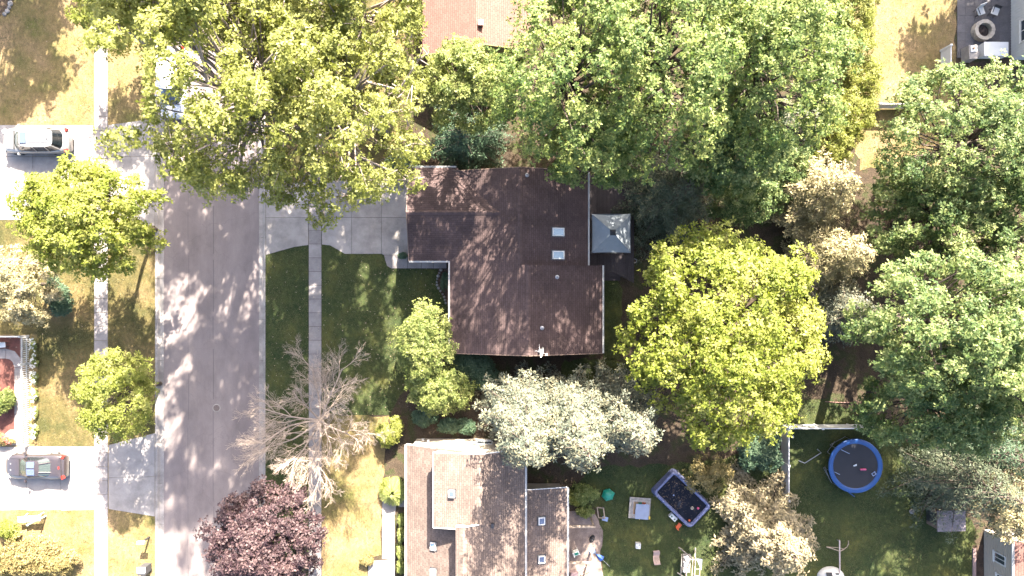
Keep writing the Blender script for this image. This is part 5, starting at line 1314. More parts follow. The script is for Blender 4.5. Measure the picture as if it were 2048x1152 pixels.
MB().box((0, 0, .45), (.62, 1.0, .9)).build('cabinet', M['greywood'], gx); MB().box((.02, .22, .93), (.46, .46, .06)).build('tray', M['white'], gx); MB().lathe([(0, .0), (.07, .0), (.07, .1), (0, .1)], (0.0, .22, .95), 10).build('knob', M['orangewood'], gx)
MB().lathe([(0, 0), (.16, 0), (.2, .5), (.17, .52), (.0, .5)], n=16).build('planter', M['stone'], None, loc=(*G(1946, 112), 0.0), label='small pale planter between grey cabinet and storage box', cat='planter')

# ------------------------------------------------------------ vegetation
def unit(a): return a / np.maximum(np.linalg.norm(a, axis=1, keepdims=True), 1e-9)

def leaf_mesh(name, cen, axis, k, size, rg, aspect=0.42, lift=(-0.35, 0.55), roll=0.5, tint=None, spread=1.0):
    """rosettes of k leaves round every clump centre; every leaf is a folded kite of its own"""
    n = len(cen)
    axis = unit(axis)
    ref = np.where(np.abs(axis[:, 2:3]) > 0.9, np.array([[1.0, 0, 0]]), np.array([[0, 0, 1.0]]))
    t1 = unit(np.cross(axis, ref)); t2 = np.cross(axis, t1)
    cen = np.repeat(cen, k, 0); ax = np.repeat(axis, k, 0); t1 = np.repeat(t1, k, 0); t2 = np.repeat(t2, k, 0)
    N_ = n * k
    ph = np.tile(np.arange(k) * 2 * math.pi / k, n) + np.repeat(rg.uniform(0, 6.28, n), k) + rg.normal(0, 0.35, N_)
    d0 = t1 * np.cos(ph)[:, None] + t2 * np.sin(ph)[:, None]
    el = rg.uniform(lift[0], lift[1], N_)[:, None]
    d = unit(d0 * np.cos(el) + ax * np.sin(el))
    s = unit(np.cross(d, ax) + 1e-6)
    nn = np.cross(s, d)
    rl = rg.normal(0, roll, N_)[:, None]
    s = s * np.cos(rl) + nn * np.sin(rl)
    L_ = (size * rg.uniform(0.7, 1.3, N_))[:, None]
    off = cen + d0 * (spread * 0.18 * size) * rg.uniform(0, 1, N_)[:, None] + ax * rg.normal(0, 0.15 * size, N_)[:, None]
    w = L_ * aspect
    V = np.empty((N_, 4, 3))
    V[:, 0] = off
    V[:, 1] = off + d * L_ * 0.5 + s * w * 0.5
    V[:, 2] = off + d * L_ - np.array([0, 0, 1.0]) * L_ * 0.12
    V[:, 3] = off + d * L_ * 0.5 - s * w * 0.5
    me = bpy.data.meshes.new(name)
    me.vertices.add(N_ * 4); me.loops.add(N_ * 4); me.polygons.add(N_)
    me.vertices.foreach_set('co', V.reshape(-1).astype(np.float32))
    me.loops.foreach_set('vertex_index', np.arange(N_ * 4, dtype=np.int32))
    me.polygons.foreach_set('loop_start', np.arange(0, N_ * 4, 4, dtype=np.int32))
    me.update(calc_edges=True)
    tc = np.repeat(tint if tint is not None else rg.uniform(0.2, 0.8, n), k) + rg.normal(0, 0.16, N_)
    at = me.attributes.new('tint', 'FLOAT', 'POINT')
    at.data.foreach_set('value', np.repeat(np.clip(tc, 0, 1), 4).astype(np.float32))
    return me

def deciduous(name, label, u, v, ru, rv, zc, rz, leaf, n_clump=4200, k=7, size=0.24, lobes=22, seed=1, trunk_r=0.25, bark='bark', lean=(0, 0), cat='tree', group=None,
              lobe_r=(0.30, 0.46), gaps=0.0, aspect=0.42, base=None, upper=-0.35, limb_show=1.0, holes=(), ragged=0.08):
    rg = np.random.default_rng(seed)
    c = P(u, v, zc)
    f = (CAM_H - zc) / CAM_H / PPM
    rx, ry = ru * f, rv * f
    root = empty(name, (c.x + lean[0], c.y + lean[1], 0), 0, label=label, cat=cat, group=group)
    ctr = np.array([-lean[0], -lean[1], zc])
    # boughs: many small flattened foliage masses at uneven depth, so that gaps open between them
    nl = lobes
    i = np.arange(nl) + 0.5
    zz = 1 - (1 - upper) * (i / nl) ** 1.12
    th = i * 2.39996 + rg.uniform(0, 6.28)
    rr_ = np.sqrt(np.clip(1 - zz * zz, 0, 1))
    dirs = np.stack([rr_ * np.cos(th), rr_ * np.sin(th), zz], 1) + rg.normal(0, 0.13, (nl, 3))
    dirs = unit(dirs)
    lr = rg.uniform(lobe_r[0], lobe_r[1], nl)
    lr[:8] *= 1.3
    dist = np.where((rg.uniform(0, 1, nl) < 0.22) & (np.arange(nl) > 8), rg.uniform(0.35, 0.7, nl), (1.02 - 0.75 * lr) * rg.uniform(0.84, 1.0 + ragged, nl))
    lc = dirs * dist[:, None]
    lobes = nl
    nc = (n_clump * lr ** 2 / np.sum(lr ** 2)).astype(int) + 1
    idx = np.repeat(np.arange(lobes), nc)
    n = len(idx)
    dv = rg.normal(0, 1, (n, 3)) + dirs[idx] * 0.6 + np.array([0, 0, 0.6])
    dv = unit(dv)
    rad = lr[idx] * np.clip(rg.normal(0.86, 0.24, n), 0.1, 1.4)
    # every bough is stretched outwards along its limb
    st_ = 1.0 + 0.45 * rg.uniform(0, 1, nl)
    off = dv * rad[:, None]
    al = np.sum(off * dirs[idx], 1)[:, None] * dirs[idx]
    off = off + al * (st_[idx] - 1)[:, None]
    off[:, 2] *= 0.72 * (rx / rz) ** 0.5
    p = lc[idx] + off
    fr = rg.uniform(2.5, 4.5, (4, 3)) * rg.choice([-1, 1], (4, 3)); phs = rg.uniform(0, 6.28, 4)
    wobble = sum(np.sin(p @ fr[q] * 3.6 + phs[q]) for q in range(4)) / 4
    keep = (wobble > (-1.0 + gaps * 1.1)) | (idx < 8)
    p, dv, idx, wobble = p[keep], dv[keep], idx[keep], wobble[keep]
    cen = ctr + p * np.array([rx, ry, rz])
    if len(holes):
        wx_, wy_, wz_ = cen[:, 0] + root.location.x, cen[:, 1] + root.location.y, cen[:, 2]
        pu = 1024 + wx_ * PPM * CAM_H / (CAM_H - wz_); pv = 576 - wy_ * PPM * CAM_H / (CAM_H - wz_)
        kp = np.ones(len(cen), bool)
        jit = rg.normal(0, 7, len(cen))
        for (u0, v0, u1, v1) in holes: kp &= ~((pu + jit > u0) & (pu + jit < u1) & (pv + jit > v0) & (pv + jit < v1))
        cen, dv, idx, wobble = cen[kp], dv[kp], idx[kp], wobble[kp]
    low = 0.35
    cen[:, 2] = np.maximum(cen[:, 2], low + rg.uniform(0, 0.3, len(cen)))
    ax = unit(dv + np.array([0, 0, 0.9]) + rg.normal(0, 0.25, dv.shape))
    lt = rg.uniform(0.2, 0.75, lobes)
    tint = lt[idx] * 0.6 + rg.uniform(0.05, 0.45, len(idx)) + wobble * 0.14
    me = leaf_mesh('crown', cen, ax, k, size, rg, aspect=aspect, tint=tint)
    link('crown', me, LM[leaf], root)
    # trunk and limbs
    tb = MB(); r0 = trunk_r
    zb = max(zc - rz * 0.75, 0.4 * zc)
    top = np.array([ctr[0] * 0.8, ctr[1] * 0.8, zb])
    tb.tube([(0, 0, -0.1), (0.02, 0.01, 0.2), (ctr[0] * 0.35 + rg.normal(0, .1), ctr[1] * 0.35 + rg.normal(0, .1), zb * 0.55), tuple(top), (ctr[0], ctr[1], zc + rz * 0.1)], [r0 * 1.5, r0 * 1.1, r0 * 0.9, r0 * 0.75, r0 * 0.4], 9)
    lb = tb
    def in_hole(t_):
        x_, y_, z_ = t_[0] + root.location.x, t_[1] + root.location.y, t_[2]
        pu_ = 1024 + x_ * PPM * CAM_H / (CAM_H - z_); pv_ = 576 - y_ * PPM * CAM_H / (CAM_H - z_)
        return any(u0 < pu_ < u1 and v0 < pv_ < v1 for (u0, v0, u1, v1) in holes)
    for q in range(lobes):
        e = ctr + lc[q] * np.array([rx, ry, rz])
        if any(in_hole(top + (e - top) * w_) for w_ in (0.3, 0.5, 0.7, 0.85, 1.0)) or not np.any(idx == q): continue
        st = top + (ctr - top) * rg.uniform(0.0, 0.8)
        mid = st * 0.5 + e * 0.5 + np.array([0, 0, -0.08 * rz]) + rg.normal(0, 0.12 * min(rx, rz), 3)
        rl = r0 * rg.uniform(0.14, 0.26)
        lb.tube([st, mid, e], [rl, rl * 0.7, rl * 0.42], 5)
        m = int(5 * limb_show)
        own = np.where(idx == q)[0]
        for w_ in rg.choice(own, min(m, len(own)), replace=False) if len(own) else []:
            t_ = cen[w_]
            m2 = e * 0.5 + t_ * 0.5 + rg.normal(0, 0.06 * rx, 3)
            lb.tube([e, m2, t_], [rl * 0.42, rl * 0.26, rl * 0.1], 4, cap=False)
    lb.build('trunk', M[bark], root, smooth=True)
    return root

def spruce(name, label, u, v, r_px, h, leaf, seed=1, dens=1.0, size=0.2, bark='bark', z_ref=None, cat='tree', group=None, nb=9, droop=0.22, aspect=0.3, k=6, power=0.8):
    """conifer: whorled boughs that shorten towards the top; r_px is measured at a third of its height"""
    rg = np.random.default_rng(seed)
    zr = z_ref if z_ref is not None else h * 0.35
    c = P(u, v, zr); Rb = r_px * (CAM_H - zr) / CAM_H / PPM * 1.12
    root = empty(name, (c.x, c.y, 0), 0, label=label, cat=cat, group=group)
    cen = []; axs = []; tn = []
    bo = MB()
    nw = int(h / 0.62)
    for i in range(nw):
        t = (i + 0.3) / nw
        z = 0.5 + t * (h - 0.6)
        Lw = Rb * (1 - t) ** power + 0.12
        m = max(4, int(nb * (1 - 0.35 * t)))
        a0 = rg.uniform(0, 6.28)
        for b in range(m):
            a = a0 + 2 * math.pi * b / m + rg.normal(0, 0.16)
            L_ = Lw * rg.uniform(0.55, 1.15)
            d = np.array([math.cos(a), math.sin(a), 0]); sd = np.array([-d[1], d[0], 0])
            def at(s): return np.array([0, 0, z]) + d * L_ * s + np.array([0, 0, L_ * (-droop * s * 1.2 + 0.16 * s ** 3 + 0.08 * s)])
            bo.tube([at(0), at(.5), at(.97)], [0.03 + 0.012 * L_, 0.02 + 0.006 * L_, 0.008], 4, cap=False)
            tb_ = rg.uniform(0.25, 0.7)
            nst = max(2, int(L_ / 0.2 * dens))
            for q in range(nst):
                s = 0.18 + 0.82 * (q + rg.uniform(0, 1)) / nst
                p = at(min(s, 1.0))
                side = 0.34 * L_ * (1.02 - s) + 0.10
                mm = max(1, int(side / 0.19 * dens))
                for sg_ in (-1, 1):
                    for e in range(mm):
                        x = (e + rg.uniform(0.2, 1)) / mm * side
                        pp = p + sd * sg_ * x + d * x * 0.55 + np.array([0, 0, -0.10 * x]) + rg.normal(0, 0.035, 3)
                        if pp[2] < 0.15: pp[2] = 0.15
                        cen.append(pp); axs.append(np.array([0, 0, 0.9]) + d * 0.6 + sd * sg_ * 0.35); tn.append(tb_ * 0.6 + 0.3 * s + rg.uniform(-0.1, 0.2))
    cen.append(np.array([0, 0, h])); axs.append(np.array([0, 0, 1.0])); tn.append(0.6)
    me = leaf_mesh('crown', np.array(cen), np.array(axs), k, size, rg, aspect=aspect, lift=(-0.35, 0.6), tint=np.array(tn))
    link('crown', me, LM[leaf], root)
    bo.tube([(0, 0, -0.1), (0, 0, h * 0.5), (0, 0, h)], [0.05 + 0.018 * h, 0.03 + 0.01 * h, 0.015], 8)
    bo.build('trunk', M[bark], root, smooth=True)
    return root

def shrub(name, label, u, v, ru, rv, h, leaf, n=700, seed=1, size=0.13, k=7, lobes=9, cat='shrub', group=None, aspect=0.45, gaps=0.0):
    rg = np.random.default_rng(seed)
    c = P(u, v, h * 0.6); f = (CAM_H - h * 0.6) / CAM_H / PPM
    rx, ry = ru * f, rv * f
    root = empty(name, (c.x, c.y, 0), 0, label=label, cat=cat, group=group)
    lc = rg.normal(0, 1, (lobes, 3)); lc = unit(lc) * rg.uniform(0.2, 0.6, lobes)[:, None]; lc[:, 2] = np.abs(lc[:, 2]) * 0.9
    idx = rg.integers(0, lobes, n)
    dv = unit(rg.normal(0, 1, (n, 3)) + unit(lc)[idx] * 0.7 + np.array([0, 0, 0.5]))
    p = lc[idx] + dv * (rg.uniform(0.36, 0.52, lobes)[idx] * np.clip(rg.normal(0.95, 0.14, n), 0.3, 1.25))[:, None]
    if gaps:
        wv_ = np.sin(p @ np.array([7.1, 3.3, 5.2])) + np.sin(p @ np.array([-4.4, 6.7, 2.1]))
        kp = wv_ > -1.2 + gaps; p, dv, idx = p[kp], dv[kp], idx[kp]
    cen = p * np.array([rx, ry, h * 0.62]) + np.array([0, 0, h * 0.42])
    cen[:, 2] = np.maximum(cen[:, 2], 0.06 + rg.uniform(0, 0.12, len(cen)))
    tint = rg.uniform(0.2, 0.6, lobes)[idx] + rg.uniform(0, 0.35, len(idx))
    me = leaf_mesh('foliage', cen, dv + np.array([0, 0, 0.8]), k, size, rg, aspect=aspect, tint=tint)
    link('foliage', me, LM[leaf], root)
    st = MB()
    for q in range(min(lobes, 8)):
        e = lc[q] * np.array([rx, ry, h * 0.62]) + np.array([0, 0, h * 0.42])
        st.tube([(e[0] * .12, e[1] * .12, -0.03), (e[0] * .5, e[1] * .5, e[2] * .6), tuple(e)], [0.03, 0.02, 0.008], 5)
    st.build('stem', M['bark'], root)
    return root

def tuft(name, label, u, v, r, h, leaf, n=900, seed=1, cat='plant'):
    rg = np.random.default_rng(seed)
    c = P(u, v, h * 0.3)
    root = empty(name, (c.x, c.y, 0), 0, label=label, cat=cat)
    a = rg.uniform(0, 6.28, n); q = np.sqrt(rg.uniform(0, 1, n))
    d = np.stack([np.cos(a), np.sin(a), np.zeros(n)], 1); s = np.stack([-np.sin(a), np.cos(a), np.zeros(n)], 1)
    base = d * (0.15 * r * q)[:, None]
    tipr = r * (0.25 + 0.75 * q); hz = h * (1.0 - 0.55 * q) * rg.uniform(0.8, 1.1, n)
    z1 = np.array([0, 0, 1.0])
    V = np.empty((n, 6, 3)); w = 0.016
    midp = base + d * (tipr * 0.45)[:, None] + z1 * (hz * 0.95)[:, None]; tip = base + d * tipr[:, None] + z1 * (hz * 0.75)[:, None]
    V[:, 0] = base - s * w; V[:, 1] = base + s * w; V[:, 2] = midp + s * w; V[:, 3] = midp - s * w; V[:, 4] = tip + s * 0.005; V[:, 5] = tip - s * 0.005
    me = bpy.data.meshes.new('blades')
    me.vertices.add(n * 6); me.loops.add(n * 8); me.polygons.add(n * 2)
    me.vertices.foreach_set('co', V.reshape(-1).astype(np.float32))
    li = (np.arange(n)[:, None] * 6 + np.array([0, 1, 2, 3, 3, 2, 4, 5])[None]).reshape(-1)
    me.loops.foreach_set('vertex_index', li.astype(np.int32)); me.polygons.foreach_set('loop_start', np.arange(0, n * 8, 4, dtype=np.int32))
    me.update(calc_edges=True)
    at = me.attributes.new('tint', 'FLOAT', 'POINT'); at.data.foreach_set('value', np.repeat(rg.uniform(0, 1, n), 6).astype(np.float32))
    link('blades', me, LM[leaf], root)
    return root

# --- tall cottonwoods over the road (openings in the crowns where the van, the rose roof and the road show through)
HO = ((303, 116, 347, 192), (842, -40, 1030, 102), (-200, 95, 292, 260), (1035, -30, 1060, 60))
cw = dict(leaf='cotton', bark='palebark', size=0.175, aspect=0.5, lobe_r=(0.10, 0.20), gaps=0.45, ragged=0.16, limb_show=0.8, upper=-0.6, holes=HO)
deciduous('cottonwood_tree', 'very tall pale-barked cottonwood over the white van and road', 450, 165, 180, 225, 17.5, 6.8, n_clump=6800, lobes=90, seed=11, trunk_r=0.45, lean=(2.2, 2.0), **{**cw, 'gaps': 0.3})
deciduous('cottonwood_tree', 'tall pale-barked cottonwood reaching over the shaded driveway', 655, 220, 205, 200, 14.0, 6.0, n_clump=6200, lobes=92, seed=12, trunk_r=0.45, lean=(0.5, 2.5), **cw)
deciduous('cottonwood_tree', 'tall pale-barked cottonwood against the rose-roofed house', 690, 10, 180, 170, 14.5, 6.0, n_clump=5600, lobes=84, seed=13, trunk_r=0.42, **cw)
deciduous('cottonwood_tree', 'tall pale-barked cottonwood over the far end of the road', 450, -40, 180, 140, 12.5, 5.2, n_clump=4200, lobes=70, seed=14, trunk_r=0.4, **cw)
deciduous('cottonwood_tree', 'tallest pale-barked cottonwood, at the far verge of the road', 335, -75, 175, 130, 19.0, 6.5, n_clump=4600, lobes=76, seed=16, trunk_r=0.45, **{**cw, 'gaps': 0.3})
deciduous('lime_tree', 'young lime-green maple on the verge beyond the white van', 232, 28, 74, 68, 4.9, 2.0, 'lime2', n_clump=1500, lobes=40, seed=15, trunk_r=0.09, size=0.19, lobe_r=(0.18, 0.30))
# --- maples over the back of the house
mp = dict(leaf='maple', size=0.185, aspect=0.5, lobe_r=(0.11, 0.22), gaps=0.40, limb_show=0.5, upper=-0.6, holes=HO)
deciduous('maple_tree', 'broad green maple overhanging the ridge of the brown roof', 1140, 150, 175, 190, 12.0, 5.2, n_clump=4700, lobes=80, seed=21, trunk_r=0.38, lean=(0, 1.5), **{**mp, 'gaps': 0.5})
deciduous('maple_tree', 'tall green maple behind the deck and gazebo', 1330, 120, 165, 215, 12.5, 5.2, n_clump=4900, lobes=80, seed=22, trunk_r=0.38, lean=(0, 2.0), **{**mp, 'gaps': 0.48})
deciduous('maple_tree', 'tall green maple beside the sunlit yellowing lawn', 1530, 120, 155, 190, 12.0, 5.0, n_clump=5800, lobes=96, seed=29, trunk_r=0.36, **mp)
deciduous('maple_tree', 'lower green maple whose boughs hang over the roof corner and deck', 1195, 285, 115, 90, 8.0, 3.2, n_clump=2400, lobes=54, seed=24, trunk_r=0.25, lean=(-0.3, 2.2), **mp)
deciduous('maple_tree', 'green maple standing behind the tall maples by the rose-roofed house', 1180, -60, 170, 110, 10.5, 4.5, n_clump=3000, lobes=60, seed=25, trunk_r=0.3, **{**mp, 'gaps': 0.48})
deciduous('maple_tree', 'shaded low maple between the gazebo and blue spruce', 1470, 290, 110, 95, 7.0, 3.0, n_clump=2400, lobes=54, seed=26, trunk_r=0.22, leaf='maple2', size=0.23, aspect=0.5, lobe_r=(0.13, 0.25), gaps=0.2)
deciduous('maple_tree', 'low maple filling the gap beneath the tall maples near the hedge', 1520, 60, 120, 110, 7.0, 3.0, n_clump=2200, lobes=54, seed=28, trunk_r=0.2, **{**mp, 'gaps': 0.15})
deciduous('large_bush', 'shaded green bush between hemlock and pale yellowish spruce', 1490, 395, 75, 55, 2.8, 1.8, 'maple2', n_clump=1500, lobes=46, seed=34, trunk_r=0.08, size=0.19, lobe_r=(0.15, 0.27), cat='bush')
deciduous('large_bush', 'shaded green bush under the low maple behind the blue spruce', 1560, 330, 60, 50, 2.8, 1.8, 'maple2', n_clump=1300, lobes=40, seed=35, trunk_r=0.08, size=0.19, lobe_r=(0.15, 0.27), cat='bush')
deciduous('ash_tree', 'mid-green tree between cottonwoods and the maples', 930, 175, 80, 85, 8.5, 3.6, 'bush', n_clump=2200, lobes=50, seed=27, trunk_r=0.2, size=0.19, lobe_r=(0.13, 0.25))
spruce('spruce_tree', 'dark green spruce in shade behind the garage roof', 930, 275, 88, 6.0, 'dark', seed=31, dens=0.95, size=0.22)
spruce('spruce_tree', 'dark small spruce in shade beside the driveway end', 800, 330, 42, 3.0, 'dark', seed=32, dens=0.9, size=0.2)
spruce('hemlock_tree', 'wide dark hemlock overhanging the gazebo canopy', 1345, 390, 118, 7.5, 'hemlock', seed=33, dens=0.9, size=0.24, droop=0.3, aspect=0.25)
# --- bright maple right of the house
deciduous('maple_tree', 'large bright lime maple beside the deck', 1445, 665, 185, 205, 8.2, 4.2, 'lime', n_clump=7000, lobes=110, seed=41, trunk_r=0.35, size=0.22, aspect=0.5, lobe_r=(0.11, 0.21), gaps=0.1, lean=(-0.5, 0.5))
# --- arborvitae strip and conifers towards the back
for i, (u, v, r, h, lab) in enumerate(((1700, 30, 42, 4.6, 'narrow yellow-green evergreen at the far end of the lawn hedge'), (1690, 95, 44, 4.8, 'narrow yellow-green evergreen in the hedge beside the tall maple'), (1712, 165, 42, 4.4, 'narrow yellow-green evergreen in the middle of the lawn hedge'), (1690, 235, 46, 4.6, 'narrow yellow-green evergreen in the hedge near the white fence'), (1655, 285, 46, 4.4, 'narrow yellow-green evergreen in the hedge beside the blue spruce'))):
    deciduous('evergreen_hedge_tree', lab, u, v, r, r * 1.15, h * 0.52, h * 0.5, 'yellowgreen', n_clump=1000, lobes=34, seed=50 + i, trunk_r=0.1, size=0.2, aspect=0.3, lobe_r=(0.16, 0.3), group='yellow-green hedge evergreens')
spruce('spruce_tree', 'blue spruce tucked beside the tall maples', 1588, 262, 62, 6.5, 'blue', seed=61, size=0.22)
spruce('spruce_tree', 'pale yellowish spruce between tall green trees', 1635, 385, 98, 8.5, 'pale', seed=62, size=0.23)
spruce('spruce_tree', 'pale grey-green spruce beside the lime maple', 1655, 515, 92, 8.8, 'pale', seed=63, size=0.23)
spruce('spruce_tree', 'frosty blue spruce beside the lime maple and dark shade', 1682, 625, 78, 8.0, 'blue', seed=64, size=0.22)
# --- great trees at the back
bt = dict(leaf='maple2', size=0.19, aspect=0.5, lobe_r=(0.11, 0.22), gaps=0.3, limb_show=0.5, upper=-0.6)
deciduous('oak_tree', 'huge green tree beside the patio and white storage box', 1950, 285, 178, 150, 7.2, 3.8, n_clump=5600, lobes=84, seed=71, trunk_r=0.4, **bt)
deciduous('oak_tree', 'large shaded green tree between the two sunlit crowns', 1885, 430, 145, 115, 5.4, 3.0, n_clump=4200, lobes=72, seed=72, trunk_r=0.32, **bt)
deciduous('oak_tree', 'huge green tree behind the blue spruce and dark soil', 1900, 650, 170, 150, 11.5, 5.0, n_clump=5600, lobes=84, seed=373, trunk_r=0.4, **bt)
deciduous('oak_tree', 'low green tree beneath the huge crown behind the blue spruce', 1880, 690, 95, 80, 6.5, 2.8, n_clump=1800, lobes=50, seed=80, trunk_r=0.22, **{**bt, 'gaps': 0.1})
deciduous('oak_tree', 'tall green tree at the far edge of the grove', 2040, 700, 130, 190, 11.0, 4.8, n_clump=4000, lobes=67, seed=74, trunk_r=0.35, **bt)
deciduous('oak_tree', 'lower shaded tree overhanging the trampoline', 1870, 810, 150, 90, 7.5, 3.4, n_clump=3800, lobes=67, seed=75, trunk_r=0.28, **bt)
deciduous('oak_tree', 'shaded green tree filling the grove behind the sunlit crowns', 2040, 480, 90, 130, 8.0, 3.6, n_clump=2400, lobes=50, seed=76, trunk_r=0.28, **bt)
spruce('pine_tree', 'dark thin-needled pine above the shed', 1935, 960, 125, 8.5, 'hemlock', seed=77, dens=0.7, size=0.26, droop=0.2, aspect=0.22, k=5)
spruce('pine_tree', 'dark thin-needled pine beside the trampoline lawn', 1985, 900, 100, 8.0, 'dark', seed=78, dens=0.7, size=0.26, droop=0.2, aspect=0.22, k=5)
deciduous('shrub_tree', 'sunlit tan-leaved tree at the corner of the beige house', 2030, 1010, 75, 70, 4.6, 2.0, 'pale', n_clump=1500, lobes=39, seed=79, trunk_r=0.12, size=0.2, lobe_r=(0.16, 0.28))
# --- blue spruces between the houses
for i, (u, v, r, h, lf_, lab) in enumerate(((1044, 806, 80, 16.5, 'blue', 'tall blue spruce with pale crown overhanging the tan roof'), (1130, 808, 82, 16.0, 'blue', 'tallest blue spruce, with pale crown above the green sand tub'), (1222, 806, 74, 13.0, 'blue', 'smaller blue spruce beside the lime maple and pool lawn'))):
    spruce('spruce_tree', lab, u, v, r, h, lf_, seed=81 + i, size=0.23, dens=0.88, k=6, aspect=0.38, z_ref=0.0, power=0.6, nb=8)
spruce('spruce_tree', 'big pale cream spruce at the edge of the fenced lawn', 1538, 1068, 108, 7.5, 'cream', seed=88, size=0.26, dens=0.92, k=6, aspect=0.4, power=0.65)
# --- front garden
deciduous('large_bush', 'tall bright green bush at the corner of the brown roof', 850, 690, 60, 82, 2.9, 2.1, 'bush', n_clump=2300, lobes=60, seed=91, trunk_r=0.09, size=0.17, lobe_r=(0.15, 0.27), cat='bush')
deciduous('large_bush', 'bright green bush beside the shaded yew', 880, 780, 62, 48, 2.2, 1.5, 'bush', n_clump=1500, lobes=46, seed=92, trunk_r=0.08, size=0.17, lobe_r=(0.16, 0.28), cat='bush')
shrub('bush', 'dark shaded yew bush against the brown house', 945, 745, 58, 50, 2.2, 'dark', n=1500, seed=93, size=0.18, lobes=12, aspect=0.3)
shrub('bush', 'lime-yellow bush at the corner of the sunlit lawn', 783, 862, 32, 36, 1.8, 'yellowgreen', n=700, seed=94, size=0.15)
shrub('bush', 'small dark clipped bush at the garage corner', 806, 512, 12, 8, 0.9, 'dark', n=420, seed=95, size=0.09)
shrub('bush', 'leafy dark shrub in the mulched front bed', 893, 565, 12, 26, 0.8, 'dark', n=420, seed=96, size=0.12)
for i, (u, v) in enumerate(((850, 838), (895, 850), (930, 852))):
    shrub('bush', ('low dark shrub under the bright bush beside the lawn end', 'low dark shrub in the middle of the shaded bed by the tan house', 'low dark shrub in the shaded bed near the blue spruce')[i], u, v, 30, 20, 0.9, 'dark', n=420, seed=97 + i, size=0.15)
tuft('ornamental_grass', 'tall fountain of pale ornamental grass beside the walk', 787, 982, 1.0, 1.5, 'reed', n=1600, seed=101, cat='grass clump')
shrub('bush', 'yellow leafy bush beside the ornamental grass', 771, 970, 13, 18, 0.9, 'yellowgreen', n=330, seed=102, size=0.13)
for i, v in enumerate((1040, 1072, 1104, 1136)):
    shrub('bush', ('rounded hedge bush next to the ornamental grass along the tan house', 'rounded hedge bush second from the ornamental grass', 'rounded hedge bush third from the ornamental grass', 'rounded hedge bush fourth from the ornamental grass')[i], 803, v, 10, 18, 1.0, 'bush', n=360, seed=103 + i, size=0.12, group='hedge along the tan house')
shrub('bush', 'small straw-coloured bush at the widened walk', 735, 1122, 14, 14, 0.7, 'tan', n=300, seed=108, size=0.13)
# --- bushes on the back lawn
shrub('bush', 'loose green bush beside the lower tan roof wing', 1165, 985, 36, 30, 1.3, 'bush', n=700, seed=110, size=0.15, gaps=0.3)
shrub('bush', 'round yellow-lit bush against the lower tan roof wing', 1148, 998, 15, 15, 1.2, 'yellowgreen', n=280, seed=111, size=0.13)
shrub('bush', 'loose green bush near the leaning wooden frame', 1172, 1025, 20, 14, 0.9, 'bush', n=320, seed=112, size=0.13, gaps=0.3)
shrub('bush', 'sparse tan-tipped bush beside the pool', 1412, 955, 58, 44, 2.2, 'tan', n=700, seed=113, size=0.17, gaps=0.6, lobes=14)
shrub('bush', 'dark rounded bush against the white fence', 1527, 905, 50, 52, 2.4, 'dark', n=1500, seed=114, size=0.17, lobes=12)
shrub('bush', 'small bright bush behind the pale cream spruce', 1505, 1000, 22, 14, 0.8, 'yellowgreen', n=260, seed=115, size=0.13)
# --- street side
deciduous('maple_tree', 'round lime-yellow maple over the sidewalk and driveway', 190, 440, 128, 112, 7.2, 3.4, 'lime', n_clump=4400, lobes=84, seed=121, trunk_r=0.15, size=0.2, aspect=0.5, lobe_r=(0.13, 0.24))
deciduous('maple_tree', 'small lime-yellow maple over the verge and sidewalk', 237, 790, 78, 88, 5.2, 2.5, 'lime2', n_clump=2400, lobes=60, seed=122, trunk_r=0.11, size=0.18, aspect=0.42, lobe_r=(0.14, 0.26))
deciduous('crabapple_tree', 'pale grey-green tree beside the white picket fence', 40, 570, 82, 72, 3.2, 1.9, 'pale', n_clump=2400, lobes=54, seed=123, trunk_r=0.14, size=0.17, lobe_r=(0.15, 0.27))
shrub('bush', 'dark evergreen bush beside the pale grey-green tree', 118, 590, 30, 42, 1.8, 'dark', n=900, seed=124, size=0.16)
shrub('bush', 'round green bush on the red mulch', 2, 792, 24, 42, 1.4, 'bush', n=800, seed=125, size=0.13)
shrub('bush', 'small bush with red flowers at the driveway edge', 6, 880, 22, 15, 0.7, 'tan', n=360, seed=126, size=0.11)
shrub('flowers', 'red blossoms on the small bush at the driveway edge', 6, 879, 21, 14, 0.78, 'flower', n=60, seed=127, size=0.09, k=5, cat='flowers')
for i, v in enumerate((690, 722, 755, 790, 826, 862)):
    shrub('flowers', 'clump of white flowers along the white picket fence', 68, v, 7, 15, 0.45, 'bush', n=130, seed=130 + i, size=0.09, cat='flowers', group='white flowers along the picket fence')
    o_ = bpy.data.objects[[o.name for o in bpy.data.objects if o.name.startswith('flowers')][-1]]
    rgp = np.random.default_rng(140 + i); nn_ = 26
    cp = np.column_stack([rgp.uniform(-.22, .22, nn_), rgp.uniform(-.5, .5, nn_), rgp.uniform(.35, .5, nn_)])
    link('blossom', leaf_mesh('blossom', cp, np.tile([0, 0, 1.0], (nn_, 1)), 5, 0.08, rgp, aspect=0.7, lift=(0, .3)), LM['petalwhite'], o_)
shrub('bush', 'big tan-green shrub beside the white garden table', 45, 1110, 92, 52, 2.0, 'tan', n=2300, seed=151, size=0.16, lobes=18, gaps=0.2)
shrub('bush', 'reddish tan shrub edge toward the sidewalk', 120, 1128, 40, 34, 1.5, 'tan', n=900, seed=152, size=0.15, lobes=12, gaps=0.3)
shrub('bush', 'low green shrub mass at the end of the white garden table', 10, 1062, 26, 24, 1.3, 'yellowgreen', n=500, seed=153, size=0.15)
deciduous('plum_tree', 'purple-leaved plum tree overhanging the road and sidewalk', 530, 1085, 108, 108, 5.0, 2.7, 'plum', n_clump=4400, lobes=84, seed=161, trunk_r=0.16, size=0.19, aspect=0.55, lobe_r=(0.12, 0.23), gaps=0.1)

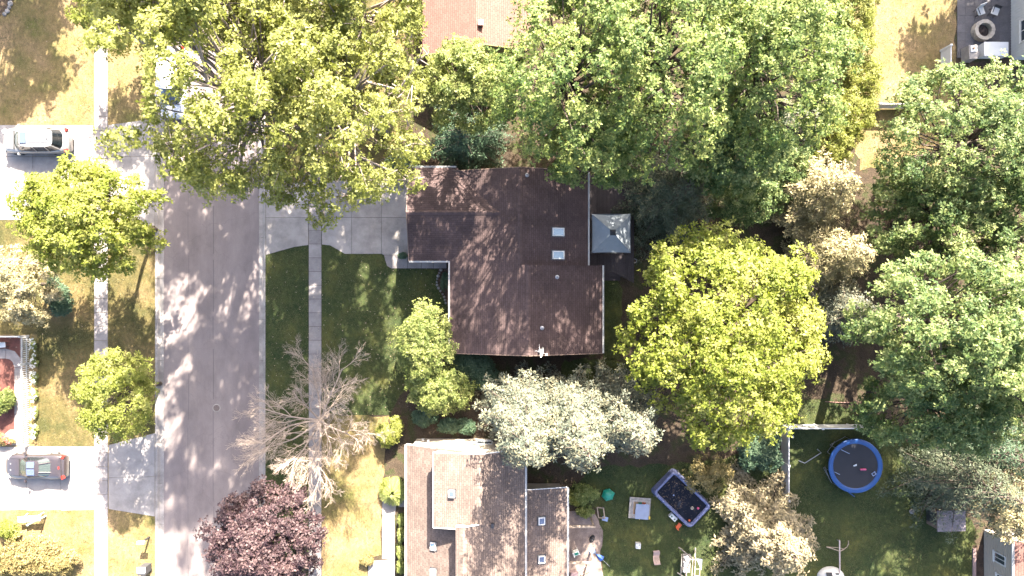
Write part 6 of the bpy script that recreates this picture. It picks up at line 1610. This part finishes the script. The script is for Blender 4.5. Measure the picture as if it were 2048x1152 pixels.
# off-frame trees whose shade falls into the picture
deciduous('maple_tree', 'tall maple behind the cottonwoods and the rose-roofed house', 740, -190, 190, 120, 12.0, 5.0, 'maple', n_clump=1500, lobes=60, lobe_r=(0.13, 0.25), gaps=0.25, seed=173, trunk_r=0.3, size=0.38, aspect=0.55)
deciduous('maple_tree', 'tall maple behind the cottonwoods beside the road', 400, -230, 190, 120, 12.0, 5.0, 'maple', n_clump=1500, lobes=60, lobe_r=(0.13, 0.25), gaps=0.25, seed=174, trunk_r=0.3, size=0.38, aspect=0.55)
deciduous('maple_tree', 'tall maple behind the maples that shade the deck', 1400, -130, 170, 110, 10.0, 4.5, 'maple', n_clump=1300, lobes=60, lobe_r=(0.13, 0.25), gaps=0.3, seed=175, trunk_r=0.3, size=0.38, aspect=0.55)
deciduous('maple_tree', 'tall maple beyond the dry lawn, casting shade on it', -85, -330, 150, 130, 8.0, 5.0, 'maple', n_clump=1500, lobes=60, lobe_r=(0.14, 0.26), seed=171, trunk_r=0.3, size=0.4, aspect=0.55)
deciduous('maple_tree', 'tall maple beyond the patio, casting shade on it', 2250, -350, 160, 150, 8.5, 5.0, 'maple', n_clump=1800, lobes=60, lobe_r=(0.16, 0.3), seed=172, trunk_r=0.3, size=0.4, aspect=0.55)

# --- bare tree
def bare_tree(label, u, v, seed):
    rr = random.Random(seed)
    b = P(u, v, 0)
    root = empty('bare_tree', b, 0, label=label, cat='tree')
    tr_ = MB(); tw = MB(); cnt = [0]
    def grow(p, d, L_, r, lev):
        n = 4 if lev < 3 else (3 if lev < 5 else 2)
        pts = [p]; rs = [r]; dd = d.copy()
        for i in range(n):
            dd = (dd + Vector((rr.gauss(0, .12), rr.gauss(0, .12), rr.gauss(0, .09) + (0.05 if lev > 1 else 0)))).normalized()
            pts.append(pts[-1] + dd * (L_ / n)); rs.append(r * (1 - .55 * (i + 1) / n))
        (tr_ if lev <= 1 else tw).tube(pts, rs, 7 if lev < 2 else (4 if lev < 4 else 3), cap=False)
        cnt[0] += 1
        if lev >= 5: return
        nk = (0, 7, 7, 6, 3)[lev] if lev else 0
        for q in range(nk):
            t = 0.22 + 0.78 * (q + rr.random()) / nk
            i = min(int(t * n), n - 1); ft = t * n - i
            pp = pts[i].lerp(pts[i + 1], ft); base = (pts[i + 1] - pts[i]).normalized()
            side = Vector((rr.gauss(0, 1), rr.gauss(0, 1), rr.gauss(0, .55))); side = (side - base * side.dot(base)).normalized()
            ang = rr.uniform(.35, .75)
            nd = (base * math.cos(ang) + side * math.sin(ang)).normalized()
            grow(pp, nd, L_ * rr.uniform(.42, .62) * (1 - .35 * t) * 1.15, max(rs[i] * .5, .006), lev + 1)
    tr_.tube([(0, 0, -.1), (.03, 0, .5), (.0, .05, 1.3), (.05, .03, 2.2)], [.24, .18, .16, .14], 9)
    for q in range(11):
        a = 2 * math.pi * q / 11 + rr.uniform(-.25, .25); el = rr.uniform(.25, .95)
        grow(Vector((0.02, 0.03, rr.uniform(1.3, 2.2))), Vector((math.cos(a) * math.cos(el), math.sin(a) * math.cos(el), math.sin(el))), rr.uniform(3.4, 4.9), .075, 1)
    tr_.build('trunk', M['twig'], root, smooth=True); tw.build('twigs', M['twig'], root)
    return cnt[0]
bare_tree('leafless pale tree with fine spreading twigs beside the sidewalk', 655, 830, 5)

# --- grass blades over the lawns in view, running a little over their edges (uncountable)
def inside(poly, u, v):
    r = np.zeros(len(u), bool); n = len(poly); j = n - 1
    for i in range(n):
        xi, yi = poly[i]; xj, yj = poly[j]
        r ^= ((yi > v) != (yj > v)) & (u < (xj - xi) * (v - yi) / ((yj - yi) or 1e-9) + xi)
        j = i
    return r
rg = np.random.default_rng(77)
U, W_, T = [], [], []
for poly, mn in LAWNS:
    pu = np.array([p[0] for p in poly]); pv = np.array([p[1] for p in poly])
    u0, u1, v0, v1 = max(pu.min(), -40), min(pu.max(), 2090), max(pv.min(), -40), min(pv.max(), 1190)
    if u1 <= u0 or v1 <= v0: continue
    n = int((u1 - u0) * (v1 - v0) * 0.26)
    u = rg.uniform(u0, u1, n); v = rg.uniform(v0, v1, n)
    k = inside(poly, u, v); u, v = u[k], v[k]
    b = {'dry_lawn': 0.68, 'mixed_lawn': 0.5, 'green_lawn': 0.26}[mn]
    pat = np.sin(u * 0.045 + 1.3 * np.sin(v * 0.03)) * np.sin(v * 0.052 + np.sin(u * 0.021))
    U.append(u); W_.append(v); T.append(np.clip(b + 0.16 * pat + rg.normal(0, 0.13, len(u)), 0, 1))
U = np.concatenate(U); W_ = np.concatenate(W_); T = np.concatenate(T)
n = len(U)
base = np.stack([(U - 1024) / PPM, (576 - W_) / PPM, np.full(n, 0.0)], 1)
a = rg.uniform(0, 6.28, n); l = rg.uniform(0.05, 0.12, n); w = rg.uniform(0.008, 0.02, n)
dx = np.stack([np.cos(a), np.sin(a), np.zeros(n)], 1); sx = np.stack([-np.sin(a), np.cos(a), np.zeros(n)], 1)
V = np.empty((n, 3, 3)); V[:, 0] = base - sx * w[:, None]; V[:, 1] = base + sx * w[:, None]; V[:, 2] = base + dx * l[:, None] + np.array([0, 0, 1.0]) * rg.uniform(0.025, 0.06, n)[:, None]
me = bpy.data.meshes.new('grass')
me.vertices.add(n * 3); me.loops.add(n * 3); me.polygons.add(n)
me.vertices.foreach_set('co', V.reshape(-1).astype(np.float32)); me.loops.foreach_set('vertex_index', np.arange(n * 3, dtype=np.int32)); me.polygons.foreach_set('loop_start', np.arange(0, n * 3, 3, dtype=np.int32))
me.update(calc_edges=True)
at = me.attributes.new('tint', 'FLOAT', 'POINT'); at.data.foreach_set('value', np.repeat(T, 3).astype(np.float32))
link('grass', me, LM['blade'], label='short grass blades growing over all the lawns', cat='grass', kind='stuff')
print('TRIS', sum(len(m.polygons) * (2 if len(m.polygons) and len(m.polygons[0].vertices) == 4 else 1) for m in bpy.data.meshes), 'blades', n)
